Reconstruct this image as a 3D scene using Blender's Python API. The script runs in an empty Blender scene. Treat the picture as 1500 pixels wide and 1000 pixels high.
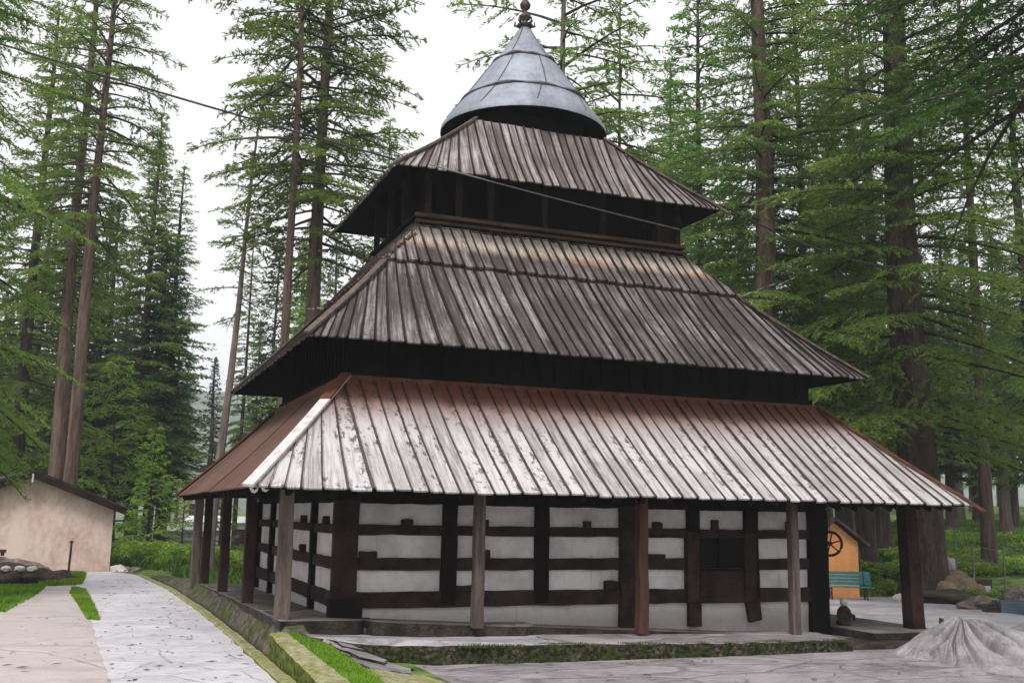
import bpy, math, random
import numpy as np
from mathutils import Vector, Matrix
random.seed(7)
SC = bpy.context.scene
COL = SC.collection
R_ = math.radians

# ------------------------------------------------------------------ camera numbers
F, PITCH, ROLL, YAW = 1.54023694, 0.163428, 0.0178777, 0.377638
CAM = Vector((-10.35071, -25.49061, 2.385675))
cy_, sy_ = math.cos(YAW), math.sin(YAW)
FW = Vector((sy_*math.cos(PITCH), cy_*math.cos(PITCH), math.sin(PITCH)))
RT0 = Vector((cy_, -sy_, 0)); UP0 = RT0.cross(FW)
RT = RT0*math.cos(ROLL) + UP0*math.sin(ROLL)
UP = -RT0*math.sin(ROLL) + UP0*math.cos(ROLL)

# ------------------------------------------------------------------ materials
def newmat(name):
    m = bpy.data.materials.new(name); m.use_nodes = True
    nt = m.node_tree; nt.nodes.clear()
    return m, nt
class NB:
    def __init__(s, nt): s.nt = nt
    def n(s, t, ins=None, **kw):
        nd = s.nt.nodes.new(t)
        for k, v in kw.items(): setattr(nd, k, v)
        if ins:
            for k, v in ins.items():
                sk = nd.inputs[k]
                if isinstance(v, bpy.types.NodeSocket): s.nt.links.new(v, sk)
                else: sk.default_value = v
        return nd
    def math(s, op, a, b=0.0, c=0.0, clamp=False):
        nd = s.n('ShaderNodeMath', {0: a, 1: b, 2: c}, operation=op, use_clamp=clamp); return nd.outputs[0]
    def noise(s, vec, scale, detail=4, rough=.55, dist=0.0):
        return s.n('ShaderNodeTexNoise', {'Vector': vec, 'Scale': scale, 'Detail': detail, 'Roughness': rough, 'Distortion': dist}).outputs[0]
    def mix(s, f, a, b):
        nd = s.n('ShaderNodeMix', {0: f}, data_type='RGBA')
        for i, v in ((6, a), (7, b)):
            if isinstance(v, bpy.types.NodeSocket): s.nt.links.new(v, nd.inputs[i])
            else: nd.inputs[i].default_value = (*v[:3], 1)
        return nd.outputs[2]
    def step(s, x, a, b):
        return s.n('ShaderNodeMapRange', {0: x, 1: a, 2: b, 3: 0.0, 4: 1.0}, interpolation_type='SMOOTHSTEP').outputs[0]
    def scale(s, vec, v):
        return s.n('ShaderNodeVectorMath', {0: vec, 1: v}, operation='MULTIPLY').outputs[0]
    def out(s, col, rough=.8, bump=None, bstr=.3, bdist=.02, spec=.3, metal=0.0, nrm=None):
        ins = {'Base Color': col, 'Roughness': rough, 'Specular IOR Level': spec, 'Metallic': metal}
        p = s.n('ShaderNodeBsdfPrincipled', None)
        for k, v in ins.items():
            if isinstance(v, bpy.types.NodeSocket): s.nt.links.new(v, p.inputs[k])
            elif k == 'Base Color': p.inputs[k].default_value = (*v[:3], 1)
            else: p.inputs[k].default_value = v
        if bump is not None:
            b = s.n('ShaderNodeBump', {'Height': bump, 'Strength': bstr, 'Distance': bdist})
            s.nt.links.new(b.outputs[0], p.inputs['Normal'])
        o = s.n('ShaderNodeOutputMaterial')
        s.nt.links.new(p.outputs[0], o.inputs[0])
        return p

def simple(name, c1, c2, scale=3, stretch=(1,1,1), rough=.8, bstr=.3, bdist=.02, spec=.3, metal=0.0, lo=.35, hi=.65, detail=6):
    m, nt = newmat(name); b = NB(nt)
    co = b.n('ShaderNodeTexCoord').outputs['Object']
    v = b.scale(co, stretch)
    f = b.noise(v, scale, detail, .6)
    f2 = b.noise(v, scale*7, 3, .6)
    ff = b.step(b.math('ADD', b.math('MULTIPLY', f, .7), b.math('MULTIPLY', f2, .3)), lo, hi)
    b.out(b.mix(ff, c1, c2), rough, f2, bstr, bdist, spec, metal)
    return m

def roof_mat(name, light, dark, grime_shade, rust=None, rust_h=(.2, 1.0), streak=(.35, .7), knots=.0, line=.10, pale=None):
    """planks: uv.x = plank number + fraction across it, uv.y = metres down from the ridge"""
    m, nt = newmat(name); b = NB(nt)
    uv = b.n('ShaderNodeUVMap').outputs[0]
    sp = b.n('ShaderNodeSeparateXYZ', {0: uv})
    u, v = sp.outputs[0], sp.outputs[1]
    fl = b.math('FLOOR', u); fr = b.math('FRACT', u)
    rnd = b.n('ShaderNodeTexWhiteNoise', {'W': fl}, noise_dimensions='1D').outputs[0]
    comb = lambda a, c, d=0.0: b.n('ShaderNodeCombineXYZ', {0: a, 1: c, 2: d}).outputs[0]
    vv = comb(b.math('MULTIPLY', u, 2.6), b.math('MULTIPLY', v, .55), b.math('MULTIPLY', rnd, 40.0))
    s1 = b.noise(vv, 1.6, 6, .65)
    s2 = b.noise(comb(b.math('MULTIPLY', u, 9.0), b.math('MULTIPLY', v, .9)), 2.0, 5, .7)
    big = b.noise(comb(b.math('MULTIPLY', u, .12), b.math('MULTIPLY', v, .5)), 1.0, 4, .6)
    t = b.math('ADD', b.math('MULTIPLY', s1, .5), b.math('MULTIPLY', s2, .3))
    t = b.math('ADD', t, b.math('ADD', b.math('MULTIPLY', rnd, .10), .03))
    t = b.math('ADD', t, b.math('MULTIPLY', big, .3))
    f = b.step(t, streak[0]+.2, streak[1]+.2)
    col = b.mix(f, dark, light)
    if pale:   # (colour, from, to): a paler weathered band
        band = b.math('MULTIPLY', b.step(b.math('ADD', v, b.math('MULTIPLY', s1, .5)), pale[1]+.5, pale[1]+.1), .85)
        col = b.mix(b.math('MULTIPLY', band, b.step(s2, .35, .6)), col, pale[0])
        r2 = b.math('ABSOLUTE', b.math('SUBTRACT', b.math('ADD', v, b.math('MULTIPLY', s1, .5)), pale[1]+.28))
        rr = b.math('MULTIPLY', b.step(r2, .2, .03), b.step(big, .42, .6))
        col = b.mix(b.math('MULTIPLY', rr, .6), col, pale[2])
    if rust:
        d = b.math('ADD', v, b.math('MULTIPLY', b.math('SUBTRACT', .5, b.math('ADD', b.math('MULTIPLY', s1, .5), b.math('MULTIPLY', s2, .5))), 3.2))
        d = b.math('ADD', d, b.math('MULTIPLY', b.math('SUBTRACT', .5, rnd), .25))
        rf = b.step(d, rust_h[1], rust_h[0])
        col = b.mix(b.math('MULTIPLY', rf, .96), col, b.mix(s2, rust, tuple(x*1.7 for x in rust)))
    if knots > 0:
        k1 = b.noise(comb(b.math('MULTIPLY', u, 3.2), b.math('MULTIPLY', v, 5.0), b.math('MULTIPLY', rnd, 9.0)), 1.0, 5, .75)
        edge = b.math('ABSOLUTE', b.math('SUBTRACT', fr, .5)); k1 = b.math('ADD', k1, b.math('MULTIPLY', edge, .22)); k1 = b.math('ADD', k1, b.math('MULTIPLY', b.math('SUBTRACT', rnd, .5), .10))
        kk = b.math('MULTIPLY', b.step(k1, .59, .69), b.step(b.noise(comb(b.math('MULTIPLY', u, .45), v, 3.0), 1.1, 2), .36, .56))
        col = b.mix(b.math('MULTIPLY', kk, knots), col, grime_shade)
    # dirt and crevice shade coloured into the joint beside every batten, uneven along it
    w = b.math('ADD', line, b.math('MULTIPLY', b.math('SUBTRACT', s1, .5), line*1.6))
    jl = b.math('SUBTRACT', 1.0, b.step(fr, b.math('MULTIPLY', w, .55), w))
    col = b.mix(b.math('MULTIPLY', jl, .9), col, grime_shade)
    fine = b.noise(comb(b.math('MULTIPLY', u, 21.0), b.math('MULTIPLY', v, 1.1)), 1.3, 3, .7)
    fcol = b.mix(.55, col, grime_shade)
    col = b.mix(b.math('MULTIPLY', b.step(fine, .54, .68), .8), col, fcol)
    b.out(col, b.math('ADD', .7, b.math('MULTIPLY', s2, .25)), b.math('ADD', b.math('ADD', s2, s1), b.math('MULTIPLY', fine, .7)), .5, .025, .12)
    return m

M = {}
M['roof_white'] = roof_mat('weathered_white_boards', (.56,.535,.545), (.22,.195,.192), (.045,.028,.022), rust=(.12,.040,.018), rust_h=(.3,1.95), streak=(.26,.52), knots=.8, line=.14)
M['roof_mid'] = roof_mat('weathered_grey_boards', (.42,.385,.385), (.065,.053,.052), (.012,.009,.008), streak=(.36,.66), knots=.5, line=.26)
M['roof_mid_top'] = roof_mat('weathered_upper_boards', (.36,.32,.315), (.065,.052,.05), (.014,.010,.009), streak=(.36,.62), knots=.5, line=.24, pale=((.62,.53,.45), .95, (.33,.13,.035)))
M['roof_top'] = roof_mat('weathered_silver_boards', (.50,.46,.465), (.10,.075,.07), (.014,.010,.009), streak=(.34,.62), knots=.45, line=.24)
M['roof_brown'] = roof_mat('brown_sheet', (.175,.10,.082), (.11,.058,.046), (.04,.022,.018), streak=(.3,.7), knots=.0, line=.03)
M['wood_dark'] = simple('dark_timber', (.012,.0062,.005), (.042,.024,.018), 2.5, (1,1,1), .85, .5, spec=.12)
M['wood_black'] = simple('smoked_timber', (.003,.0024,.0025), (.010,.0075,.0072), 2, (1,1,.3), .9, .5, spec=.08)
M['wood_post'] = simple('grey_brown_post', (.055,.038,.031), (.15,.112,.095), 3, (3,3,.35), .8, .5)
M['wood_red'] = simple('red_brown_post', (.035,.015,.010), (.095,.038,.024), 3, (3,3,.35), .75, .5)
M['wood_rail'] = simple('rail_timber', (.018,.009,.006), (.12,.062,.034), 2, (.5,.5,5), .7, .5)
M['plaster'] = simple('lime_plaster', (.33,.30,.297), (.49,.455,.45), 1.6, (1,1,1), .9, .35, .015, lo=.3, hi=.6)
def plaster_mat():
    m, nt = newmat('lime_plaster'); b = NB(nt); co = b.n('ShaderNodeTexCoord').outputs['Object']
    n1 = b.noise(co, 1.5, 6, .65); n2 = b.noise(co, 9, 5, .7); z = b.n('ShaderNodeSeparateXYZ', {0: co}).outputs[2]
    dr = b.noise(b.scale(co, (5,5,.5)), 1.6, 4, .6)
    col = b.mix(b.step(n1, .32, .62), (.43,.40,.395), (.60,.57,.565))
    col = b.mix(b.math('MULTIPLY', b.step(dr, .58, .74), .3), col, (.20,.17,.16))
    col = b.mix(b.math('MULTIPLY', b.step(n2, .58, .7), .35), col, (.22,.18,.165))
    dirt = b.step(b.math('ADD', z, b.math('MULTIPLY', n1, -1.4)), .05, -.55)
    col = b.mix(b.math('MULTIPLY', dirt, .5), col, (.13,.11,.085))
    cr = b.n('ShaderNodeTexVoronoi', {'Vector': b.n('ShaderNodeVectorMath', {0: co, 1: b.scale(b.n('ShaderNodeTexNoise', {'Vector': co, 'Scale': 3.0}).outputs[1], (.5,.5,.5))}, operation='ADD').outputs[0], 'Scale': 1.1}, feature='DISTANCE_TO_EDGE').outputs[0]
    ck = b.math('MULTIPLY', b.step(cr, .012, .003), b.step(n1, .45, .55))
    col = b.mix(b.math('MULTIPLY', ck, .12), col, (.12,.10,.09))
    b.out(col, .95, b.math('ADD', b.math('ADD', n1, b.math('MULTIPLY', n2, .5)), b.math('MULTIPLY', ck, -.2)), .8, .03, .1)
    return m
M['plaster'] = plaster_mat()
M['rust'] = simple('rusty_ridge', (.075,.022,.012), (.17,.056,.03), 4, (1,1,1), .8, .4)
M['hip_white'] = simple('white_hip_board', (.42,.37,.36), (.68,.63,.62), 3, (2,2,.5), .75, .4)
M['tin'] = simple('galvanised_tin', (.16,.175,.215), (.33,.355,.42), 1.1, (1,1,.6), .62, .3, .03, spec=.4, metal=.25, lo=.3, hi=.7)
M['tin_seam'] = simple('tin_seam', (.03,.03,.035), (.14,.14,.16), 5, (1,1,1), .6)
M['metal_dark'] = simple('dark_brass', (.02,.018,.016), (.09,.07,.05), 6, (1,1,1), .5, spec=.5, metal=.5)
M['iron'] = simple('rusted_iron', (.03,.016,.012), (.08,.04,.025), 8, (1,1,1), .7)
M['cable'] = simple('cable_sheath', (.02,.02,.022), (.05,.05,.05), 5)
M['cable_grey'] = simple('grey_cable_sheath', (.16,.15,.15), (.25,.24,.24), 5)
M['bark'] = simple('conifer_bark', (.030,.019,.017), (.12,.080,.070), 1.6, (3.2,3.2,.4), .9, 1.0, .12)
M['bark_pale'] = simple('pale_bark', (.13,.095,.085), (.32,.25,.23), 1.6, (3,3,.4), .9, 1.0, .08)
M['bark_moss'] = simple('mossy_bark', (.028,.018,.015), (.105,.072,.058), 1.4, (2.6,2.6,.4), .9, 1.0, .16)
M['bark_tan'] = simple('tan_bark', (.075,.046,.037), (.24,.16,.13), 1.6, (3.2,3.2,.4), .9, 1.0, .1)
M['twig'] = simple('twig_bark', (.035,.025,.022), (.09,.065,.055), 3)
M['hutwall'] = simple('pink_mud_plaster', (.50,.34,.29), (.80,.63,.56), .8, (1,1,.7), .92, .4, .03, lo=.32, hi=.62)
M['orange'] = simple('orange_paint', (.66,.28,.10), (.78,.37,.15), 1.5, (1,1,1), .8, .15)
M['white'] = simple('whitewash', (.62,.62,.64), (.8,.8,.82), 2)
M['cream'] = simple('cream_wall', (.55,.48,.36), (.66,.6,.47), 2)
M['teal'] = simple('teal_paint', (.02,.14,.15), (.04,.22,.22), 6, (1,1,1), .5)
M['glass_dark'] = simple('dark_pane', (.02,.025,.03), (.05,.06,.07), 2, rough=.2)
M['screen'] = simple('pale_panel', (.45,.47,.6), (.6,.6,.72), 3, rough=.3)
M['bluetank'] = simple('blue_grey_paint', (.06,.09,.12), (.11,.15,.19), 3, rough=.5)
M['boulder'] = simple('boulder_stone', (.085,.065,.055), (.30,.25,.21), 1.6, (1,1,1.4), .9, .8, .06)
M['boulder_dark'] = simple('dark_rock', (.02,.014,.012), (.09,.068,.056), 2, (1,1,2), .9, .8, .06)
M['boulder_tan'] = simple('tan_earth', (.15,.105,.07), (.26,.19,.13), 2.5, (1,1,1), .95, .6, .05)
M['pebble'] = simple('pale_pebble', (.45,.42,.40), (.66,.63,.6), 4)
M['statue'] = simple('weathered_white_stone', (.28,.24,.24), (.46,.41,.42), 3, rough=.9)

def stone_paving(name, c1, c2, joint, scale, stretch, jw=.03, rough=.5, streak=1.0, spots=.5, spotcol=(.05,.04,.035), wet=.5, jmix=.45, cellw=.14):
    m, nt = newmat(name); b = NB(nt)
    co = b.n('ShaderNodeTexCoord').outputs['Object']
    warp = b.n('ShaderNodeTexNoise', {'Vector': co, 'Scale': .9, 'Detail': 3}).outputs[1]
    w2 = b.n('ShaderNodeVectorMath', {0: co, 1: b.scale(warp, (.55,.55,0))}, operation='ADD').outputs[0]
    vor = b.n('ShaderNodeTexVoronoi', {'Vector': b.scale(w2, stretch), 'Scale': scale, 'Randomness': .8}, feature='DISTANCE_TO_EDGE')
    vc = b.n('ShaderNodeTexVoronoi', {'Vector': b.scale(w2, stretch), 'Scale': scale, 'Randomness': .8})
    cell = b.n('ShaderNodeSeparateColor', {0: vc.outputs[1]}).outputs[0]
    n1 = b.noise(b.scale(co, (1,1,1)), 1.3, 6, .65)
    n2 = b.noise(b.scale(co, (1.4,5.5,1)), 2.2, 6, .7, .6)
    n3 = b.noise(b.scale(co, (.9,2.6,1)), 5.0, 4, .6, .4); n4 = b.noise(co, 38.0, 3, .7); n5 = b.noise(b.scale(co, (1,1.6,1)), .55, 5, .6, .8)
    t = b.math('ADD', b.math('ADD', b.math('MULTIPLY', n1, .35), b.math('MULTIPLY', n2, .45*streak)), b.math('MULTIPLY', cell, cellw))
    col = b.mix(b.step(t, .32, .62), c1, c2)
    col = b.mix(b.math('MULTIPLY', b.step(n5, .50, .68), .38), col, tuple(x*.55 for x in c1))
    col = b.mix(b.math('MULTIPLY', b.step(n4, .52, .72), .35), col, tuple(x*.5 for x in c1))
    col = b.mix(b.math('MULTIPLY', b.step(n3, .60, .69), spots), col, spotcol)
    jn = b.math('MULTIPLY', b.step(vor.outputs[0], jw, jw*.2), b.step(n1, .36, .55))
    col = b.mix(b.math('MULTIPLY', jn, jmix), col, joint)
    hgt = b.math('SUBTRACT', b.math('ADD', b.math('ADD', b.math('MULTIPLY', n2, .7), n1), b.math('MULTIPLY', n4, .25)), b.math('MULTIPLY', jn, .8))
    b.out(col, b.math('ADD', rough-wet*.35, b.math('MULTIPLY', n1, wet)), hgt, .8, .06, .4)
    return m
M['path'] = stone_paving('pale_stone_path', (.50,.478,.51), (.74,.72,.765), (.16,.13,.12), .55, (1,.9,1), .02, .55, .9, .85, jmix=.12, cellw=.05)
M['concrete'] = stone_paving('pinkish_concrete', (.46,.40,.39), (.64,.575,.565), (.24,.2,.18), .16, (1,1,1), .012, .75, .8, .28, (.15,.12,.11), .3, .12, .03)
M['paving'] = stone_paving('grey_flagstones', (.12,.104,.108), (.36,.325,.345), (.06,.05,.045), .5, (.7,1.9,1), .035, .5, 1.3, .45)
M['floor'] = stone_paving('verandah_flags', (.10,.083,.078), (.26,.225,.215), (.06,.05,.045), .6, (1,1,1), .03, .6, 1.0, .3)
M['paving_wet'] = stone_paving('damp_step_stone', (.16,.15,.155), (.44,.42,.45), (.06,.05,.045), .7, (.7,1.4,1), .03, .45, 1.2, .4)
M['paving_bright'] = stone_paving('pale_flagstones', (.30,.285,.31), (.52,.50,.545), (.2,.18,.17), .5, (.8,1.5,1), .03, .5, 1.1, .3)

def mossy(name, stone1, stone2, moss1, moss2, lo=.42, hi=.58, scale=1.8, top=False, bstr=.7, jt=1.0):
    m, nt = newmat(name); b = NB(nt)
    co = b.n('ShaderNodeTexCoord').outputs['Object']
    n1 = b.noise(co, scale, 6, .65); n2 = b.noise(co, scale*5, 4, .6)
    vor = b.n('ShaderNodeTexVoronoi', {'Vector': b.scale(co, (1,1,1.5)), 'Scale': 4.5}, feature='DISTANCE_TO_EDGE').outputs[0]
    st = b.mix(b.step(n2, .35, .65), stone1, stone2)
    st = b.mix(b.math('MULTIPLY', b.step(vor, .09, .0), jt), st, tuple(x*.18 for x in stone1))
    ms = b.mix(b.step(n2, .35, .62), moss1, moss2)
    f = n1
    b.out(b.mix(b.step(f, lo, hi), st, ms), .92, b.math('ADD', b.math('ADD', n2, n1), b.math('MULTIPLY', vor, 1.5*jt)), bstr, .05, .2)
    return m
M['moss_wall'] = mossy('mossy_masonry', (.022,.016,.012), (.13,.105,.08), (.007,.009,.004), (.035,.045,.010), .34, .56, 2.6, jt=.8)
M['moss_green'] = mossy('green_moss_stone', (.10,.09,.06), (.2,.18,.13), (.028,.042,.006), (.12,.145,.02), .30, .48, jt=0.0)
M['moss_kerb'] = mossy('moss_stained_kerb', (.20,.185,.11), (.33,.31,.19), (.14,.15,.045), (.24,.24,.08), .42, .62, jt=0.0)
M['bank'] = mossy('earthy_mossy_bank', (.045,.035,.03), (.14,.12,.10), (.025,.035,.01), (.07,.085,.022), .45, .60, 1.2, jt=.4)
M['soil'] = mossy('forest_floor', (.045,.033,.025), (.10,.075,.055), (.045,.085,.018), (.13,.21,.04), .36, .50, .35, bstr=.5)

def leafmat(name, hue=0.0, val=1.0, tl=.45):
    m, nt = newmat(name); b = NB(nt)
    at = b.n('ShaderNodeAttribute', attribute_name='tint').outputs[0]
    co = b.n('ShaderNodeTexCoord').outputs['Object']
    oi = b.n('ShaderNodeObjectInfo').outputs['Random']
    sp = b.n('ShaderNodeHueSaturation', {'Hue': b.math('ADD', .5+hue, b.math('MULTIPLY', b.math('SUBTRACT', oi, .5), .03)), 'Saturation': 1.0, 'Value': b.math('ADD', val*.85, b.math('MULTIPLY', oi, val*.3)), 'Color': at})
    d = b.n('ShaderNodeBsdfPrincipled', {'Base Color': sp.outputs[0], 'Roughness': .6, 'Specular IOR Level': .25})
    t = b.n('ShaderNodeBsdfTranslucent', {'Color': sp.outputs[0]})
    mx = b.n('ShaderNodeMixShader', {0: tl, 1: d.outputs[0], 2: t.outputs[0]})
    o = b.n('ShaderNodeOutputMaterial'); nt.links.new(mx.outputs[0], o.inputs[0])
    return m
M['leaf'] = leafmat('conifer_needles', -.008, 1.12)
M['leaf_cool'] = leafmat('cool_conifer_needles', .008, 1.05)
M['leaf_dark'] = leafmat('dark_conifer_needles', .02, .5)
M['leaf_bright'] = leafmat('fresh_leaves', -.01, 1.5)
M['grassm'] = leafmat('grass_blades', 0.0, 1.0, .3)

# ------------------------------------------------------------------ mesh helpers
class MB:
    def __init__(s): s.v = []; s.f = []; s.uv = []
    def face(s, pts, uvs=None):
        i = len(s.v); s.v += [tuple(p) for p in pts]; s.f.append(tuple(range(i, i+len(pts))))
        s.uv += (uvs if uvs else [(0.5, 0.0)]*len(pts))
    def box(s, x0, x1, y0, y1, z0, z1, mat=None):
        p = [Vector((x, y, z)) for z in (z0, z1) for y in (y0, y1) for x in (x0, x1)]
        if mat: p = [mat @ q for q in p]
        for f in ((0,2,3,1),(4,5,7,6),(0,1,5,4),(2,6,7,3),(0,4,6,2),(1,3,7,5)):
            s.face([p[i] for i in f])
        return s
    def bar(s, a, b, w, h, up=(0,0,1)):
        a = Vector(a); b = Vector(b); d = (b-a); L = d.length; d.normalize()
        up = Vector(up); sd = d.cross(up)
        if sd.length < 1e-4: sd = Vector((1,0,0))
        sd.normalize(); u = sd.cross(d)
        m = Matrix((( *sd, ), ( *u, ), ( *d, ))).transposed().to_4x4(); m.translation = a
        return s.box(-w/2, w/2, -h/2, h/2, 0, L, m)
    def tube(s, pts, rads, n=8, cap=True):
        pts = [Vector(p) for p in pts]; rings = []
        for i, p in enumerate(pts):
            d = (pts[min(i+1, len(pts)-1)]-pts[max(i-1, 0)]).normalized()
            a = d.cross(Vector((0,0,1)) if abs(d.z) < .9 else Vector((1,0,0))).normalized(); c = d.cross(a)
            r = rads[i] if hasattr(rads, '__len__') else rads
            base = len(s.v)
            for k in range(n):
                t = 2*math.pi*k/n; s.v.append(tuple(p + a*(r*math.cos(t)) + c*(r*math.sin(t))))
            rings.append(base)
        for i in range(len(rings)-1):
            for k in range(n):
                k2 = (k+1) % n
                s.f.append((rings[i]+k, rings[i]+k2, rings[i+1]+k2, rings[i+1]+k)); s.uv += [(.5, 0)]*4
        if cap:
            s.f.append(tuple(rings[0]+k for k in range(n))[::-1]); s.uv += [(.5,0)]*n
            s.f.append(tuple(rings[-1]+k for k in range(n))); s.uv += [(.5,0)]*n
        return s
    def lathe(s, prof, n=24, c=(0,0,0)):
        base = len(s.v)
        for r, z in prof:
            for k in range(n):
                t = 2*math.pi*k/n; s.v.append((c[0]+r*math.cos(t), c[1]+r*math.sin(t), c[2]+z))
        for i in range(len(prof)-1):
            for k in range(n):
                k2 = (k+1) % n
                s.f.append((base+i*n+k, base+i*n+k2, base+(i+1)*n+k2, base+(i+1)*n+k)); s.uv += [(.5,0)]*4
        return s
    def build(s, name, mat, parent=None, smooth=False, bevel=0.0, merge=False):
        me = bpy.data.meshes.new(name); me.from_pydata(s.v, [], s.f); me.update()
        if s.uv:
            ul = me.uv_layers.new(name='UVMap')
            ul.data.foreach_set('uv', np.array(s.uv, dtype=np.float32).ravel())
        me.materials.append(M[mat] if isinstance(mat, str) else mat)
        if smooth: me.polygons.foreach_set('use_smooth', [True]*len(me.polygons))
        o = bpy.data.objects.new(name, me); COL.objects.link(o)
        if parent: o.parent = parent
        if bevel or merge:
            import bmesh
            bm = bmesh.new(); bm.from_mesh(me); bmesh.ops.remove_doubles(bm, verts=bm.verts, dist=.0005)
            bmesh.ops.recalc_face_normals(bm, faces=bm.faces); bm.to_mesh(me); bm.free()
        if bevel:
            md = o.modifiers.new('bevel', 'BEVEL'); md.width = bevel; md.segments = 2; md.limit_method = 'ANGLE'
        return o

def tag(o, label=None, cat=None, group=None, kind=None):
    if label: o['label'] = label
    if cat: o['category'] = cat
    if group: o['group'] = group
    if kind: o['kind'] = kind
    return o
def empty(name, loc=(0,0,0), rz=0.0):
    o = bpy.data.objects.new(name, None); COL.objects.link(o); o.location = loc; o.rotation_euler = (0,0,rz); o.empty_display_size = .3
    return o
def child(par, ob): ob.parent = par; return ob

def npmesh(name, V, Fq, mat, tint=None, parent=None):
    """V (n,3) float, Fq (m,4) int"""
    me = bpy.data.meshes.new(name)
    me.vertices.add(len(V)); me.vertices.foreach_set('co', np.asarray(V, dtype=np.float32).ravel())
    m = len(Fq); me.loops.add(m*4); me.polygons.add(m)
    me.loops.foreach_set('vertex_index', np.asarray(Fq, dtype=np.int32).ravel())
    me.polygons.foreach_set('loop_start', np.arange(0, m*4, 4, dtype=np.int32))
    me.polygons.foreach_set('loop_total', np.full(m, 4, dtype=np.int32))
    me.update(calc_edges=True)
    if tint is not None:
        a = me.attributes.new('tint', 'FLOAT_COLOR', 'FACE')
        a.data.foreach_set('color', np.asarray(tint, dtype=np.float32).ravel())
    me.materials.append(M[mat])
    if parent == 'mesh': return me
    o = bpy.data.objects.new(name, me); COL.objects.link(o)
    if parent: o.parent = parent
    return o

def hnoise(x, y, s=1.0, seed=0):
    """cheap smooth pseudo noise -1..1, works on arrays"""
    a = np.sin(x*1.3*s+seed*1.7+np.sin(y*.9*s+seed))*.5 + np.sin(y*1.7*s-seed*.6+np.sin(x*1.1*s+2.1))*.3 + np.sin((x+y)*2.9*s+seed)*.2
    return a

# ------------------------------------------------------------------ ground heights
def sst(x, a, b):
    t = np.clip((x-a)/(b-a), 0, 1); return t*t*(3-2*t)
def ground(x, y):
    x = np.asarray(x, float); y = np.asarray(y, float)
    g = -.02 - .16*sst(x, -6.8, -4.6) - .006*np.clip(x+5, 0, 20)
    # wooded rise behind and to the right
    s = np.clip((x-17.5)*.85+(y-6.5)*.35, 0, 200)
    g = g + .075*s*sst(s, 0, 6) - .00025*np.clip(s, 0, 150)**2
    s2 = np.clip(y-24, 0, 60); g = g - .02*s2*sst(-x, -14, 4)
    w = sst(np.maximum(np.abs(x-2)-16, y-20), 0, 8)
    g = g + w*(.22*hnoise(x, y, .25, 3)+.08*hnoise(x, y, 1.1, 5))
    return g
def gz(x, y): return float(ground(x, y))

xs = np.concatenate([np.linspace(-900, -70, 14), np.linspace(-60, 100, 161), np.linspace(110, 900, 14)])
ys = np.concatenate([np.linspace(-200, -34, 6), np.linspace(-30, 120, 151), np.linspace(130, 1400, 24)])
X, Y = np.meshgrid(xs, ys); Z = ground(X, Y) - .012
far = sst(np.hypot(X, Y), 130, 220); Z = Z*(1-far) + far*(-2)
V = np.stack([X, Y, Z], -1).reshape(-1, 3); nx, ny = len(xs), len(ys)
ii = (np.arange(ny-1)[:, None]*nx+np.arange(nx-1)[None, :]).ravel()
o = npmesh('ground', V, np.stack([ii, ii+1, ii+nx+1, ii+nx], -1), 'soil'); tag(o, kind='structure')
o.data.polygons.foreach_set('use_smooth', [True]*len(o.data.polygons))

def patch(name, poly, mat, dz, step=.35, edge_noise=.0, zf=None, kind='structure'):
    """sheet cut to a polygon in plan, following the ground"""
    import bmesh
    bm = bmesh.new()
    px = [p[0] for p in poly]; py = [p[1] for p in poly]
    # densify outline
    pts = []
    for i in range(len(poly)):
        a = poly[i]; c = poly[(i+1) % len(poly)]; L = math.hypot(c[0]-a[0], c[1]-a[1]); n = max(1, int(L/step))
        for k in range(n):
            t = k/n; x = a[0]+(c[0]-a[0])*t; y = a[1]+(c[1]-a[1])*t
            if edge_noise:
                x += edge_noise*float(hnoise(y*2, x, 1.7, 1)); y += edge_noise*float(hnoise(x*2, y, 1.3, 4))
            pts.append((x, y))
    f = bm.faces.new([bm.verts.new((x, y, 0)) for x, y in pts])
    bmesh.ops.triangulate(bm, faces=[f])
    x = min(px)
    st = max(step*2, .6)
    k = min(px)+st
    while k < max(px):
        bmesh.ops.bisect_plane(bm, geom=bm.verts[:]+bm.edges[:]+bm.faces[:], plane_co=(k,0,0), plane_no=(1,0,0)); k += st
    k = min(py)+st
    while k < max(py):
        bmesh.ops.bisect_plane(bm, geom=bm.verts[:]+bm.edges[:]+bm.faces[:], plane_co=(0,k,0), plane_no=(0,1,0)); k += st
    for v in bm.verts:
        v.co.z = (zf(v.co.x, v.co.y) if zf else gz(v.co.x, v.co.y)) + dz
    bmesh.ops.recalc_face_normals(bm, faces=bm.faces)
    if sum(fc.normal.z for fc in bm.faces) < 0: bmesh.ops.reverse_faces(bm, faces=bm.faces)
    me = bpy.data.meshes.new(name); bm.to_mesh(me); bm.free(); me.materials.append(M[mat])
    me.polygons.foreach_set('use_smooth', [True]*len(me.polygons))
    o = bpy.data.objects.new(name, me); COL.objects.link(o); tag(o, kind=kind); return o

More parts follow.
